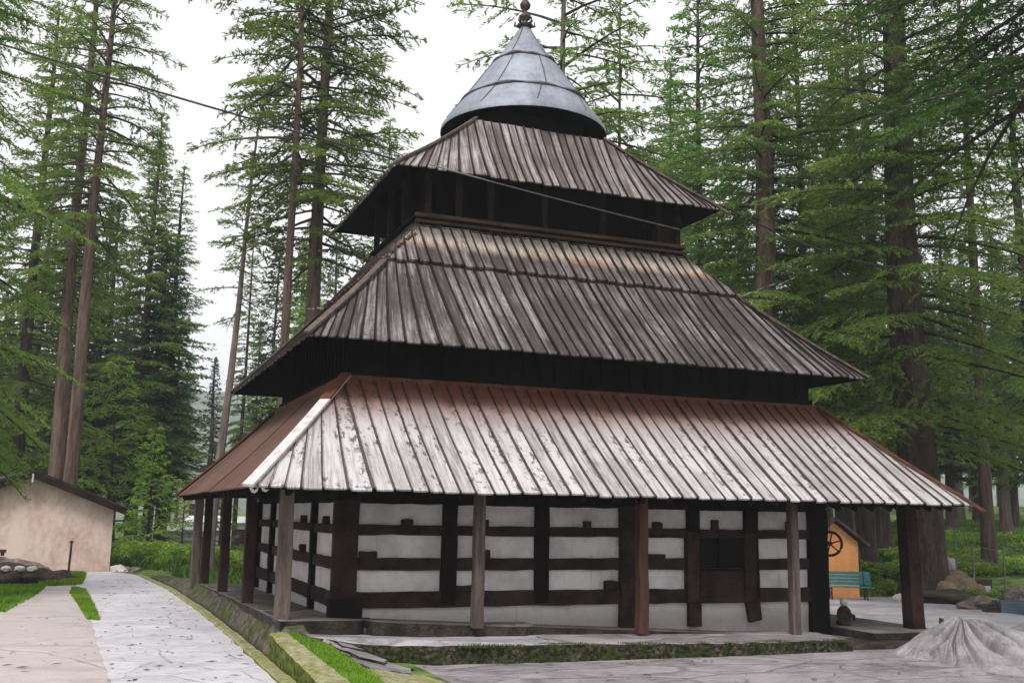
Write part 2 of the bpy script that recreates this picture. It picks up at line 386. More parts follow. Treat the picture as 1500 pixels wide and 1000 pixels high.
patch('courtyard_concrete', [(-9.5,-26),(-9.7,-5),(-10.0,-.1),(-10.3,6.8),(-10.5,12),(-11.2,12.2),(-11.6,7.5),(-11.9,4),(-12.2,1.2),(-20,.8),(-20,-26)], 'concrete', .006, .4, .05)
patch('stone_path', [(-7.66,-26),(-7.66,-7),(-7.63,-4.6),(-7.70,1.5),(-7.92,8.7),(-8.48,16.1),(-9.3,18.2),(-10.9,17.9),(-10.5,14.6),(-10.4,6.8),(-10.08,-.1),(-9.97,-5.6),(-9.85,-9.5),(-9.8,-26)], 'path', .014, .4, .04)
patch('courtyard_paving', [(-6.5,-26),(-5.4,-6.9),(9,-7.5),(9,-7.2),(7.6,-6.9),(7.6,8),(14.6,9),(17.4,5.8),(17.0,3.6),(16.0,-.9),(15.6,-2),(18,-8),(24,-26)], 'paving', .006, .5, .05)
patch('pale_paving', [(7.7,-5.2),(7.7,7.4),(13.9,5.9),(16.5,5.5),(16.9,3.8),(15.9,-.6),(15.3,-2.2),(11.5,-4.6),(9.3,-5.6)], 'paving_bright', .012, .4, .1)

# ------------------------------------------------------------------ kerbs, steps, banks
def strip_wall(name, left, right, z_top, z_bot, mat, step=.25, jit=.02, seed=1):
    """low wall between two plan polylines of equal count"""
    rnd = random.Random(seed); mb = MB(); A = []; 
    for i in range(len(left)-1):
        L = math.hypot(left[i+1][0]-left[i][0], left[i+1][1]-left[i][1]); n = max(1, int(L/step))
        for k in range(n):
            t = k/n; A.append((i, t))
    A.append((len(left)-2, 1.0))
    rows = []
    for i, t in A:
        l = [left[i][q]*(1-t)+left[i+1][q]*t for q in (0,1)]; r = [right[i][q]*(1-t)+right[i+1][q]*t for q in (0,1)]
        zt = (z_top[i]*(1-t)+z_top[i+1]*t)+rnd.uniform(-jit, jit); zb = z_bot
        j = lambda: rnd.uniform(-jit, jit)
        jl, jr = j(), j()
        mx = (r[0]-l[0])*.12; my = (r[1]-l[1])*.12
        rows.append([(l[0]+jl-.03, l[1], zb), (l[0]+jl+j(), l[1], zt-.3*(zt-zb)), (l[0]+jl, l[1], zt-.03), (l[0]+mx+jl, l[1]+my, zt), (r[0]-mx+jr, r[1]-my, zt+j()*.5), (r[0]+jr, r[1], zt-.03), (r[0]+jr+j(), r[1], zt-.3*(zt-zb)), (r[0]+jr+.03, r[1], zb)])
    n = len(rows[0])
    for rw in rows: mb.v += rw
    for i in range(len(rows)-1):
        for k in range(n-1):
            a = i*n+k; mb.f.append((a, a+1, a+n+1, a+n)); mb.uv += [(0,0)]*4
    for e in (0, (len(rows)-1)*n):
        mb.f.append(tuple(range(e, e+n))); mb.uv += [(0,0)]*n
    o = mb.build(name, mat, smooth=False, merge=True)
    return o
kl = [(-7.64,-14),(-7.63,-7.3),(-7.62,-4.6),(-7.69,1.5),(-7.91,8.7),(-8.45,16.1)]
kr = [(-7.42,-14),(-7.41,-7.3),(-7.41,-4.6),(-7.48,1.5),(-7.72,8.7),(-8.30,16.1)]
o = strip_wall('path_kerb', kl, kr, [.035]*6, -.3, 'moss_kerb', .3, .008, 2); tag(o, 'low yellow-green moss stained kerb along the right edge of the pale path', 'kerb')
o = strip_wall('drain_wall', [(-7.36,-14),(-7.38,-11.8),(-7.38,-7.35)], [(-6.85,-14),(-6.93,-11.6),(-7.06,-7.3)], [.17,.20,.40], -.4, 'moss_green', .2, .010, 3); o.data.materials.append(M['moss_kerb'])
for p in o.data.polygons:
    if p.normal.z > .75: p.material_index = 1
tag(o, 'thick mossy green drain wall with a flat top nearest the camera', 'wall')
M['gutter_m'] = simple('dark_gutter', (.012,.011,.008), (.045,.042,.022), 3, (1,1,1), .6)  # near-black tone for the flat strip between kerb and wall
patch('gutter', [(-7.45,-14),(-7.08,-14),(-7.12,-5.4),(-7.2,-2),(-7.28,2),(-7.5,8.7),(-7.6,8.7),(-7.46,1.5),(-7.42,-4.6)], 'gutter_m', .012, .4)
# bank from the kerb gutter up to the verandah floor
def floorz(x, y): return .16 - .053*x - .018*(y+6.5)
rows = []
mb = MB()
for i in range(74):
    y = -7.4 + i*.3; xk = float(np.interp(y, [-7.3,-4.6,1.5,8.7,16.1], [-7.40,-7.38,-7.42,-7.68,-8.2])) + .05
    zt = floorz(-7.2, y)-.16*max(0, min(1, (-6.6-y)/.7)) if y < 7 else floorz(-7.2, 7)*(1-(y-7)/9)+.02
    xt = float(np.interp(y, [-6,-3,7,16], [-7.08,-7.08,-7.15,-7.8]))
    q = random.uniform
    row = [(xk-.09, y, -.25), (xk+.0+q(-.02,.02), y, .03+q(-.02,.02)), (xk*.6+xt*.4+q(-.02,.02), y, zt*.45+q(-.03,.03)), (xk*.3+xt*.7+q(-.02,.02), y, zt*.8+q(-.03,.03)), (xt, y, zt+q(-.02,.01)), (xt+.35, y, zt-.03)]
    mb.v += row
for i in range(73):
    for k in range(5):
        a = i*6+k; mb.f.append((a, a+1, a+7, a+6)); mb.uv += [(0,0)]*4
tag(mb.build('earth_bank', 'bank', merge=True), kind='structure')
M['plinth_side'] = simple('dark_masonry', (.010,.0075,.006), (.055,.042,.034), 3, (1,1,1), .9, .8, .04)
# terraces under and in front of the verandah
def slab(name, poly, top, bot, mat, side=None, kind=None, step=.3, jit=.02, seed=0, parent=None):
    """polygonal block, top follows a function, edges a little ragged"""
    rnd = random.Random(seed); pts = []
    for i in range(len(poly)):
        a = poly[i]; c = poly[(i+1) % len(poly)]; L = math.hypot(c[0]-a[0], c[1]-a[1]); n = max(1, int(L/step))
        for k in range(n):
            t = k/n; pts.append((a[0]+(c[0]-a[0])*t+rnd.uniform(-jit, jit), a[1]+(c[1]-a[1])*t+rnd.uniform(-jit, jit)))
    mb = MB(); n = len(pts)
    T = [(x, y, top(x, y)+rnd.uniform(-jit, jit)*.4) for x, y in pts]
    mb.v += T; mb.v += [(x+rnd.uniform(-jit, jit), y+rnd.uniform(-jit, jit), (top(x, y)+bot(x, y))/2) for x, y in pts]; mb.v += [(x, y, bot(x, y)) for x, y in pts]
    mb.f.append(tuple(range(n))); mb.uv += [(0,0)]*n
    for r in (0, n):
        for k in range(n):
            k2 = (k+1) % n; mb.f.append((r+k, r+n+k, r+n+k2, r+k2)); mb.uv += [(0,0)]*4
    o = mb.build(name, mat, parent, merge=True)
    if side:
        o.data.materials.append(M[side])
        for p in o.data.polygons:
            if abs(p.normal.z) < .6: p.material_index = 1
    if kind: tag(o, kind=kind)
    return o
def lowtop(x, y): return float(np.interp(x, [-7.0,-6.3,-5.75,-4,-2.2,0,5.5], [.36,.25,.18,.13,.11,.05,-.02]))
slab('front_step', [(-2.2,-7.72),(2,-7.66),(4.4,-7.45),(4.5,-6.2),(4.4,-5.7),(-2.2,-5.7)], lowtop, lambda x, y: -.5, 'paving', 'moss_wall', 'structure', .22, .03, 4)
slab('wet_step', [(-7.0,-6.95),(-6.75,-7.25),(-5.75,-7.58),(-4.3,-7.67),(-2.22,-7.74),(-2.22,-5.7),(-6.9,-5.7)], lowtop, lambda x, y: -.5, 'paving_wet', 'moss_wall', 'structure', .22, .03, 44)
slab('verandah_floor', [(-7.16,-7.08),(-6.9,-6.95),(-5.62,-6.25),(-5.45,-5.98),(-5.40,-6.42),(-2.4,-6.4),(-2.2,-6.2),(5.6,-6.2),(5.6,7.2),(-7.2,7.2)], floorz, lambda x, y: -.5, 'floor', 'plinth_side', 'structure', .5, .015, 5)
slab('verandah_platform', [(5.5,-6.85),(7.62,-6.95),(7.6,6.8),(5.5,6.8)], lambda x, y: .03, lambda x, y: -.5, 'floor', 'plinth_side', 'structure', .5, .01, 6)
slab('verandah_apron', [(4.35,-7.3),(7.9,-7.35),(8.0,-6.3),(5.5,-6.2),(4.4,-6.2)], lambda x, y: -.13, lambda x, y: -.5, 'plinth_side', 'boulder_dark', 'structure', .4, .03, 6)  # dark top and sides: the verandah shade is put into the apron's colour
def bankz(x, y):
    zl = float(np.interp(y, [-12,-7.3], [.16,.36])); return float(np.interp(x, [-7.05,-6.35,-5.5,-5.0], [zl, zl*.42, -.10, -.14]))
patch('grass_bank', [(-7.12,-14),(-7.12,-7.2),(-6.85,-6.9),(-5.6,-7.3),(-5.0,-7.6),(-5.0,-14)], 'soil', 0, .3, zf=bankz)
# stacked thin slabs in the grass corner
for i, (pl, z) in enumerate([([(-6.5,-7.4),(-5.6,-7.75),(-5.25,-8.5),(-5.45,-9.2),(-6.25,-9.7),(-6.5,-8.5)], .045), ([(-6.45,-7.42),(-5.95,-7.7),(-5.6,-8.2),(-5.8,-8.8),(-6.35,-8.8)], .085), ([(-6.35,-7.45),(-6.05,-7.65),(-5.95,-8.0),(-6.3,-8.1)], .12)]):
    o = slab('stone_slab', pl, lambda x, y, z=z: z+bankz(x, y)+.015*math.sin(x*7+y*4), lambda x, y, z=z: z+bankz(x, y)-.06, 'paving', 'plinth_side', None, .16, .035, 20+i)
    tag(o, ['broad flat grey slab at the bottom of the slab stack by the mossy wall', 'middle grey slab of the slab stack beside the bright grass', 'smallest grey slab on top of the slab stack by the grass'][i], 'stone slab', 'grey slabs stacked by the grass')
o = slab('stone_slab', [(-6.45,-10.1),(-5.35,-9.5),(-5.2,-10.2),(-5.6,-12.5),(-6.5,-12.5)], lambda x, y: bankz(x, y)+.05, lambda x, y: -.3, 'moss_kerb', None, None, .3, .02, 31)
tag(o, 'pale yellowish flat slab on the ground at the bottom edge of the picture', 'stone slab')

# ------------------------------------------------------------------ TEMPLE
T = empty('temple'); tag(T, 'four tiered wooden temple with plank roofs, tin cone roof and white plaster walls', 'temple')
# rings: (z, x0, x1, y0, y1)
E1 = (2.80, -7.83, 7.85, -7.42, 7.42); G1 = (5.10, -5.62, 6.10, -4.40, 4.16)
E2 = (5.74, -6.65, 6.53, -5.66, 5.70); G2 = (9.16, -3.50, 3.66, -2.02, 1.98)
E3 = (10.24, -4.42, 4.20, -3.20, 3.28); G3 = (12.10, -2.06, 1.50, -1.90, 1.90)
def corners(r): z, x0, x1, y0, y1 = r; return [Vector(p) for p in ((x0,y0,z),(x1,y0,z),(x1,y1,z),(x0,y1,z))]
def roof_face(name, E, G, side, w, mat, parent, sag=.0, f0=0.0, f1=1.0, off=0.0, ridge=.035, seed=0, eave_j=.05, under=True, thick=.035, lift=0.0, tot=None):
    rnd = random.Random(seed); ec, gc = corners(E), corners(G)
    A, B = ec[side], ec[(side+1) % 4]; A2, B2 = gc[side], gc[(side+1) % 4]
    e = (B-A).normalized(); m = (A2+B2)/2-(A+B)/2; s = m - e*m.dot(e); 
    sl = s.length; s.normalize(); nrm = e.cross(s).normalized()
    if nrm.z < 0: nrm = -nrm
    W = (B-A).length; ua = (A2-A).dot(e); ub = (B2-A).dot(e); Vt = sl
    def vmax(u):
        if u < ua: return Vt*max(u, 0)/ua
        if u > ub: return Vt*max(W-u, 0)/(W-ub)
        return Vt
    n = max(1, round(W/w)); edges = [i*W/n + (rnd.uniform(-.12, .12)*w if 0 < i < n else 0) for i in range(n+1)]
    mb = MB(); prof = [(0, .0), (.05, ridge), (.13, ridge), (.18, .0), (.5, -ridge*.18), (1.0, .0)] if ridge else [(0, 0), (.5, 0), (1, 0)]
    for i in range(n):
        u0, u1 = edges[i], edges[i+1]; j = rnd.uniform(0, eave_j); joff = rnd.uniform(-.008, .012); rj = rnd.uniform(.6, 1.3)
        cols = []
        for fr, h in prof:
            u = u0+(u1-u0)*fr; vm = vmax(u); col = []
            lo = max(f0*Vt - j, -.08); hi = min(vm, f1*Vt)
            if u in (0,) or hi < lo: hi = lo+.001
            nr = 7
            for k in range(nr+1):
                v = lo+(hi-lo)*k/nr
                d = -sag*math.sin(math.pi*min(max(v/Vt, 0), 1)) + off + h*rj + joff
                q = 2*abs(u/W-.5); d += lift*max(0, q-.55)**2*(1-max(v, 0)/Vt)
                uu = u; vr = 1-max(0, min(1, v/vm)) if vm > .01 else 0
                if u < ua: uu = u - .75*u*(1-u/ua)*vr
                elif u > ub: q2 = W-u; uu = u + .75*q2*(1-q2/(W-ub))*vr
                col.append((A + e*uu + s*v + nrm*d, (i+fr*.999+.0005, Vt-v)))
            cols.append(col)
        for c in range(len(cols)-1):
            for k in range(nr):
                a, b_, c_, d_ = cols[c][k], cols[c+1][k], cols[c+1][k+1], cols[c][k+1]
                mb.face([a[0], b_[0], c_[0], d_[0]], [a[1], b_[1], c_[1], d_[1]])
            a, b_ = cols[c][0], cols[c+1][0]
            mb.face([a[0]-nrm*thick, b_[0]-nrm*thick, b_[0], a[0]], [a[1], b_[1], b_[1], a[1]])
    o = mb.build(name, mat, parent)
    if under:
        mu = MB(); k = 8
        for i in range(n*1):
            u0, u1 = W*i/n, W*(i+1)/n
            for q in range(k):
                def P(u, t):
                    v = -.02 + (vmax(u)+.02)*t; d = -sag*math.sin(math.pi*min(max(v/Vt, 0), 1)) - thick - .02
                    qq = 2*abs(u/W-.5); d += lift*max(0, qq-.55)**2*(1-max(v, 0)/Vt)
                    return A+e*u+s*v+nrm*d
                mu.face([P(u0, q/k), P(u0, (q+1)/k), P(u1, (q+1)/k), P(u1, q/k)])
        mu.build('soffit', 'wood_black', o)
    return o
# lower roof
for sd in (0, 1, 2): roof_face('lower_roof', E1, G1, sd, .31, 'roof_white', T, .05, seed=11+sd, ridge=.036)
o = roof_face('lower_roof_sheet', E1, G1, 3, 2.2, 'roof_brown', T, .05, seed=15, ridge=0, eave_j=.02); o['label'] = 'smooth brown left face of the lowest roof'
# middle roof, two courses
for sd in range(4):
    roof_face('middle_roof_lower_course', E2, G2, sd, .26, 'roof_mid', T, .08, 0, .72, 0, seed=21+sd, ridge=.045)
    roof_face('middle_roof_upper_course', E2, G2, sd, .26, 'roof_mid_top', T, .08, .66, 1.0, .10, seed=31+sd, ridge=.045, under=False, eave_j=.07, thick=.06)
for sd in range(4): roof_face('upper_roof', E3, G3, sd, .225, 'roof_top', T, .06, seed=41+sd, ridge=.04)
def hip(E, G, c, w, mat, ext=.3, off=.06, name='hip_cap', f=1.0, sag=.05, droop=0.0):
    a = corners(E)[c]; b = corners(G)[c]; d = (b-a); a2 = a - d.normalized()*ext
    mb = MB(); N = 8; pts = []
    for i in range(N+1):
        t = i/N*f; p = a2+(b-a2)*t; pts.append(p+Vector((0,0,off-sag*math.sin(math.pi*t)-(droop if i == 0 else 0))))
    for i in range(N): mb.bar(pts[i], pts[i+1]+ (pts[i+1]-pts[i])*.02, w, .05)
    return mb.build(name, mat, T)
o = hip(E1, G1, 0, .21, 'hip_white', .12, .06); o['label'] = 'pale white board capping the near left hip of the lowest roof'
a_, b_c = corners(E1)[0], corners(G1)[0]
mb = MB(); mb.bar(a_+(b_c-a_)*.74+Vector((0,0,.055)), b_c+Vector((0,0,.085)), .22, .05); mb.build('hip_cap', 'rust', T)
hip(E1, G1, 1, .12, 'rust', .3, .05, droop=.05); hip(E1, G1, 3, .1, 'rust', .15); hip(E1, G1, 2, .1, 'rust', .2)
for c in range(4):
    hip(E2, G2, c, .15, 'roof_post' if 0 else 'wood_post', .1, .07, sag=.10); hip(E3, G3, c, .10, 'wood_post', .22, .05, f=1.0, sag=.07, droop=.06)
WR = random.Random(77)
def timber(x0, x1, y0, y1, z0, z1, j=.013):
    """hand hewn beam: a box cut along its length with uneven faces"""
    dims = [x1-x0, y1-y0, z1-z0]; ax = dims.index(max(dims)); n = max(2, int(dims[ax]/.35)); mb = MB(); rows = []
    lo = [x0, y0, z0]; hi = [x1, y1, z1]; o = [a for a in range(3) if a != ax]
    for i in range(n+1):
        t = lo[ax]+dims[ax]*i/n; r = []
        for a, c in ((0,0),(1,0),(1,1),(0,1)):
            p = [0,0,0]; p[ax] = t; p[o[0]] = (hi if a else lo)[o[0]]+WR.uniform(-j, j); p[o[1]] = (hi if c else lo)[o[1]]+WR.uniform(-j, j); r.append(tuple(p))
        rows.append(r)
    for i in range(n):
        for k in range(4): mb.face([rows[i][k], rows[i][(k+1) % 4], rows[i+1][(k+1) % 4], rows[i+1][k]])
    mb.face(rows[0][::-1]); mb.face(rows[-1]); return mb
def ringbox(name, x0, x1, y0, y1, z0, z1, th, mat, parent=T, bevel=0):
    mb = MB(); mb.box(x0, x1, y0, y0+th, z0, z1); mb.box(x0, x1, y1-th, y1, z0, z1); mb.box(x0, x0+th, y0+th, y1-th, z0, z1); mb.box(x1-th, x1, y0+th, y1-th, z0, z1)
    return mb.build(name, mat, parent, bevel=bevel)
ringbox('ridge_strip', -5.68, 6.14, -4.46, 4.22, 5.02, 5.16, .14, 'rust', bevel=.02)
# curved carved ends at the near left eave corner
mb = MB(); a = corners(E1)[0]
for dx, dy, s_ in ((.0,-.02,1.0), (.32,.02,.8)):
    pts = [a+Vector((dx*.6-.02+.12*t, dy+.05*t, .02-.13*math.sin(t*2.2)*s_)) for t in (0,.25,.5,.75,1,1.3)]
    mb.tube(pts, [.03,.028,.028,.025,.025,.012], 6)
mb.build('carved_eave_end', 'hip_white', T, smooth=True)
# ground floor walls
WX0, WX1, WY0, WY1 = -5.86, 5.30, -5.46, 4.6
ringbox('plaster_wall', WX0, WX1, WY0, WY1, -.25, 2.95, .4, 'plaster')
courses = [(2.56, 3.15, .07), (1.97, 2.16, .09), (1.30, 1.535, .08), (.605, .90, .09)]
fc = [(-5.90,-5.50), (-3.83,-3.53), (-1.84,-1.55), (.08,.44), (1.70,2.00), (3.16,3.50), (4.86,5.38)]
zb = lambda x: .42 - .052*(x+5.5)
def gap(a, b, lo, hi):  # keep beams out of the window bay
    return [(a, lo), (hi, b)] if a < lo and b > hi else [(a, b)]
for i, (z0, z1, pr) in enumerate(courses):
    segs = [(WX0-.05, WX1+.05)] if i < 2 else [(WX0-.05, 1.66), (3.42, WX1+.05)]
    for a, b_ in segs:
        timber(a, b_, WY0-pr, WY0+.05, z0, z1).build('wall_beam', 'wood_dark' if i else 'wood_black', T, bevel=.012)
    timber(WX0-pr, WX0+.05, WY0+.06, WY1+.03, z0+.01, z1-.01).build('wall_beam', 'wood_dark' if i else 'wood_black', T, bevel=.012)
    timber(WX1-.05, WX1+pr, WY0+.06, WY1+.03, z0+.01, z1-.01).build('wall_beam', 'wood_dark', T, bevel=.012)
    timber(WX0-.05, WX1+.05, WY1-.05, WY1+pr, z0, z1).build('wall_beam', 'wood_dark', T, bevel=.012)
low = {0: -.1, 1: .66, 2: .66, 3: .0, 4: .66, 5: .66, 6: -.25}
for i, (a, b_) in enumerate(fc):
    timber(a, b_, WY0-(.11 if i in (0, 6) else .125), WY0+.04, (.28 if i == 0 else low[i]), 2.62).build('wall_pillar', 'wood_dark' if i in (0,3) else 'wood_black', T, bevel=.015)
for a, b_ in ((-5.46,-5.36), (-3.52,-3.10), (-.72,-.2), (1.74,2.16), (3.26,4.63)):
    if a < -5.4: timber(WX0-.13, WX0+.04, -5.6, -5.40, .28, 2.62).build('wall_pillar', 'wood_dark', T, bevel=.015)
    else:
        w_ = .22 if a < 3 else .5
        m_ = (a+b_)/2 if a < 3 else 4.35
        timber(WX0-.12, WX0+.04, m_-w_/2, m_+w_/2, .35, 2.62).build('wall_pillar', 'wood_black', T, bevel=.015)
# base blocks at the near left corner
timber(-6.05, -5.42, WY0-.30, WY0-.02, .40, .80).build('corner_block', 'wood_black', T, bevel=.03)
timber(-6.02, -5.2, WY0-.16, WY0+.02, .30, .42).build('corner_block', 'wood_dark', T, bevel=.03)
# beam ends standing on the courses
for x, z, w_, h_ in ((-4.55,2.16,.22,.11), (-5.3,1.535,.34,.13), (-3.0,2.16,.26,.12), (-2.95,1.535,.24,.16), (-.68,2.16,.14,.13), (.98,2.16,.2,.13), (.95,1.535,.4,.09), (2.4,2.16,.14,.2), (4.35,2.16,.14,.2), (-3.35,.9,.36,.11), (-.12,.9,.3,.18)):
    timber(x-w_/2, x+w_/2, WY0-.13, WY0+.02, z-.02, z+h_).build('beam_end', 'wood_dark', T, bevel=.02)
for y, z in ((-4.5,2.15), (-2.2,2.15), (-2.2,1.53), (.6,2.15)):
    timber(WX0-.13, WX0+.02, y-.09, y+.09, z-.02, z+.15).build('beam_end', 'wood_dark', T, bevel=.02)
# carved window bay
wn = MB(); wn.box(1.66, 1.96, WY0-.15, WY0+.03, .60, 2.10); wn.box(3.10, 3.42, WY0-.15, WY0+.03, .60, 2.10)
wn.box(1.96, 3.10, WY0-.14, WY0+.03, 1.98, 2.10); wn.box(1.96, 3.10, WY0-.14, WY0+.03, .60, .74)
win = wn.build('window', 'wood_dark', T, bevel=.02)
MB().box(1.96, 3.10, WY0-.10, WY0+.02, .74, 1.27).build('carved_panel', 'wood_dark', win)
mb = MB()
mb.box(1.96, 3.10, WY0-.15, WY0-.10, 1.27, 1.33); mb.build('panel_moulding', 'wood_black', win, bevel=.01)
MB().box(1.96, 3.10, WY0-.03, WY0+.02, 1.33, 1.98).build('dark_opening', 'wood_black', win)
MB().box(2.49, 2.56, WY0-.08, WY0-.03, 1.33, 1.98).build('mullion', 'wood_black', win)
MB().box(1.72, 2.02, WY0-.12, WY0+.02, .12, .60).build('frame_leg', 'wood_dark', win, bevel=.01)
lg = MB(); lg.face([(3.17,WY0-.12,.60),(3.17+.33,WY0-.12,.60),(3.55,WY0-.12,.23),(3.25,WY0-.12,.18)]); lg.face([(3.5,WY0-.12,.6),(3.5,WY0,.6),(3.55,WY0,.23),(3.55,WY0-.12,.23)]); lg.face([(3.17,WY0,.6),(3.17,WY0-.12,.6),(3.25,WY0-.12,.18),(3.25,WY0,.18)]); lg.face([(3.25,WY0-.12,.18),(3.55,WY0-.12,.23),(3.55,WY0,.23),(3.25,WY0,.18)])
lg.build('frame_leg', 'wood_dark', win)
# low ledge along the plaster base
MB().box(-5.45, -2.1, WY0-.62, WY0-.02, .20, .30).build('wall_ledge', 'floor', T, bevel=.02)
# verandah posts
def post(x, y, w, mat, z1=2.95, z0=None, lean=0.0, label=None):
    z0 = floorz(x, y)-.05 if z0 is None else z0
    mb = MB(); hw = w/2
    segs = 6; rnd = random.Random(int(x*100+y*10))
    rows = []
    for k in range(segs+1):
        t = k/segs; z = z0+(z1-z0)*t; cx = x+lean*(1-t)+rnd.uniform(-.008,.008); h = hw*(1.06-.1*t)
        rows.append([(cx-h, y-h, z), (cx+h, y-h, z), (cx+h, y+h, z), (cx-h, y+h, z)])
    for k in range(segs):
        for i in range(4):
            mb.face([rows[k][i], rows[k][(i+1)%4], rows[k+1][(i+1)%4], rows[k+1][i]])
    mb.face(rows[0][::-1]); mb.face(rows[-1])
    o = mb.build('verandah_post', mat, T, bevel=.02)
    if label: o['label'] = label
    return o
post(-7.05,-6.5,.24,'wood_post', label='greyish corner post of the verandah beside the path')
for y in (-2.2, 2.1, 6.4): post(-7.05, y, .22, 'wood_dark')
MB().box(-7.42,-7.18,6.5,6.8,.1,2.75).build('verandah_post','wood_post',T,bevel=.02)
post(-3.42,-6.5,.20,'wood_post'); post(.06,-6.5,.21,'wood_red', label='reddish brown verandah post'); post(3.72,-6.5,.19,'wood_post')
o = post(7.05,-6.22,.33,'wood_dark',2.9,-.2, lean=.12, label='thick dark post at the right corner of the verandah')
for x in (-3.4, .06, 3.7, 7.0): post(x, 6.5, .2, 'wood_dark')
# eave plates and rafters of the verandah
mb = MB(); mb.box(-7.3, 7.3, -6.62, -6.40, 2.78, 2.98); mb.box(-7.3, 7.3, 6.40, 6.62, 2.78, 2.98); mb.box(-7.18, -6.95, -6.4, 6.4, 2.78, 2.97); mb.box(6.95, 7.18, -6.4, 6.4, 2.78, 2.97)
mb.build('eave_plate', 'wood_black', T, bevel=.02)
mb = MB()
for k in range(24):
    x = -7.2+k*.62; mb.bar((x, -7.35, 2.70), (x*.9, -6.1, 3.35), .09, .12)
for k in range(22):
    y = -6.9+k*.64; mb.bar((-7.75, y, 2.68), (-6.6, y*.9, 3.3), .09, .12); mb.bar((7.75, y, 2.68), (6.75, y*.9, 3.3), .09, .12)
mb.build('rafters', 'wood_black', T)
# second storey walls: boards
ringbox('middle_wall', -5.50, 5.95, -4.26, 4.05, 4.7, 6.6, .2, 'wood_black')
mb = MB()
for k in range(30): mb.box(-5.46+k*.38, -5.42+k*.38, -4.31, -4.26, 5.16, 6.6)
for k in range(21): mb.box(-5.55, -5.50, -4.15+k*.39, -4.11+k*.39, 5.16, 6.6)
mb.box(-5.56, 6.0, -4.34, -4.26, 5.17, 5.30); mb.box(-5.57, -5.50, -4.34, 4.1, 5.17, 5.30); mb.box(-5.6,-5.3,-4.36,-4.26,5.3,6.6)
mb.build('wall_battens', 'wood_black', T)
mb = MB()
for k in range(16):
    x = -6.0+k*.8; mb.bar((x, -5.55, 5.72), (x*.85, -4.1, 6.75), .08, .1)
for k in range(14):
    y = -5.2+k*.8; mb.bar((-6.55, y, 5.72), (-5.2, y*.8, 6.9), .08, .1)
mb.build('rafters', 'wood_black', T)
# gallery under the top roof
GX0, GX1, GY0, GY1 = -3.62, 3.72, -2.22, 2.18
ringbox('gallery_skirt', GX0+.05, GX1-.05, GY0+.05, GY1-.05, 8.75, 9.36, .15, 'wood_black')
MB().box(GX0-.02, GX1+.02, GY0-.03, GY0+.10, 9.34, 9.44).build('gallery_rail', 'wood_rail', T, bevel=.02)
MB().box(GX0-.01, GX1+.01, GY0-.02, GY0+.06, 9.20, 9.27).build('gallery_rail', 'wood_rail', T, bevel=.015)
MB().box(GX0-.01, GX1+.01, GY0+.0, GY0+.06, 9.06, 9.12).build('gallery_rail', 'wood_dark', T, bevel=.015)
for xa in (GX0-.02, GX1-.10): MB().box(xa, xa+.12, GY0+.11, GY1+.02, 9.34, 9.44).build('gallery_rail', 'wood_black', T, bevel=.02)
MB().box(-2.9, 2.9, -1.55, 1.6, 8.9, 11.3).build('inner_wall', 'wood_black', T)
for x in (-3.30, -2.52, -1.70, -.26, 1.36, 3.0, 3.55):
    MB().box(x-.07, x+.07, GY0+.06, GY0+.20, 9.4, 10.9).build('gallery_post', 'wood_dark', T, bevel=.01)
for y in (-.8, .6, 1.98):
    for x in (GX0+.12, GX1-.12): MB().box(x-.07, x+.07, y-.07, y+.07, 9.4, 10.8).build('gallery_post', 'wood_dark', T, bevel=.01)
MB().box(2.9, 3.6, -2.0, -1.9, 9.4, 9.9).build('gallery_board', 'wood_dark', T)
# cone roof
MB().box(-1.45, 1.20, -1.30, 1.30, 11.6, 12.7).build('neck', 'wood_black', T)
CC = (-.02, 0, 0); 
prof = [(2.27,12.60), (2.26,12.72), (2.03,13.03), (1.72,13.45), (1.40,13.90), (1.10,14.34), (.87,14.65), (.66,14.94), (.42,15.30), (.22,15.62), (.11,15.80)]
c = MB().lathe(prof, 48, CC); cone = c.build('cone_roof', 'tin', T, smooth=True)
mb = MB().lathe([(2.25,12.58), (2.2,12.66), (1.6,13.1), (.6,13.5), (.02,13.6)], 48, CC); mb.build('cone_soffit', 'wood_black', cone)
def rad_at(z): return float(np.interp(z, [p[1] for p in prof], [p[0] for p in prof]))
for z in (14.65, 13.45):
    mb = MB(); r = rad_at(z)+.015
    pts = [(CC[0]+r*math.cos(t)+.0, r*math.sin(t), z+.02*math.sin(t*5)+.01*math.sin(t*11)) for t in np.linspace(0, 2*math.pi, 49)]
    mb.tube(pts, [.042+.018*math.sin(i*1.3) for i in range(49)], 6, False); mb.build('cone_seam', 'tin_seam', cone)
for z0, z1, n0, ph in ((12.85,13.42,9,.3), (13.47,14.62,8,.75), (14.67,15.7,5,.1)):
    for k in range(n0):
        t = ph+2*math.pi*k/n0; mb = MB(); pts = []
        for q in range(6):
            z = z0+(z1-z0)*q/5; r = rad_at(z)+.004; pts.append((CC[0]+r*math.cos(t+.02*q), r*math.sin(t+.02*q), z))
        mb.tube(pts, .018, 4); mb.build('cone_seam', 'tin_seam', cone)
mb = MB().lathe([(.10,15.74), (.20,15.80), (.22,15.86), (.12,15.90), (.07,15.98), (.16,16.05), (.17,16.12), (.07,16.20), (.05,16.28), (.13,16.36), (.155,16.46), (.10,16.56), (.05,16.62), (.04,16.72), (.11,16.82), (.12,16.92), (.05,17.02), (.03,17.3), (.005,17.5)], 16, CC)
fin = mb.build('finial', 'metal_dark', T, smooth=True)
mb = MB()
for k in range(5):
    t = k*1.25; MB().tube([(CC[0]+.16*math.cos(t), .16*math.sin(t), 15.82), (CC[0]+.30*math.cos(t), .30*math.sin(t), 15.88), (CC[0]+.28*math.cos(t), .28*math.sin(t), 15.99)], [.04,.04,.02], 5).build('petal', 'metal_dark', fin)

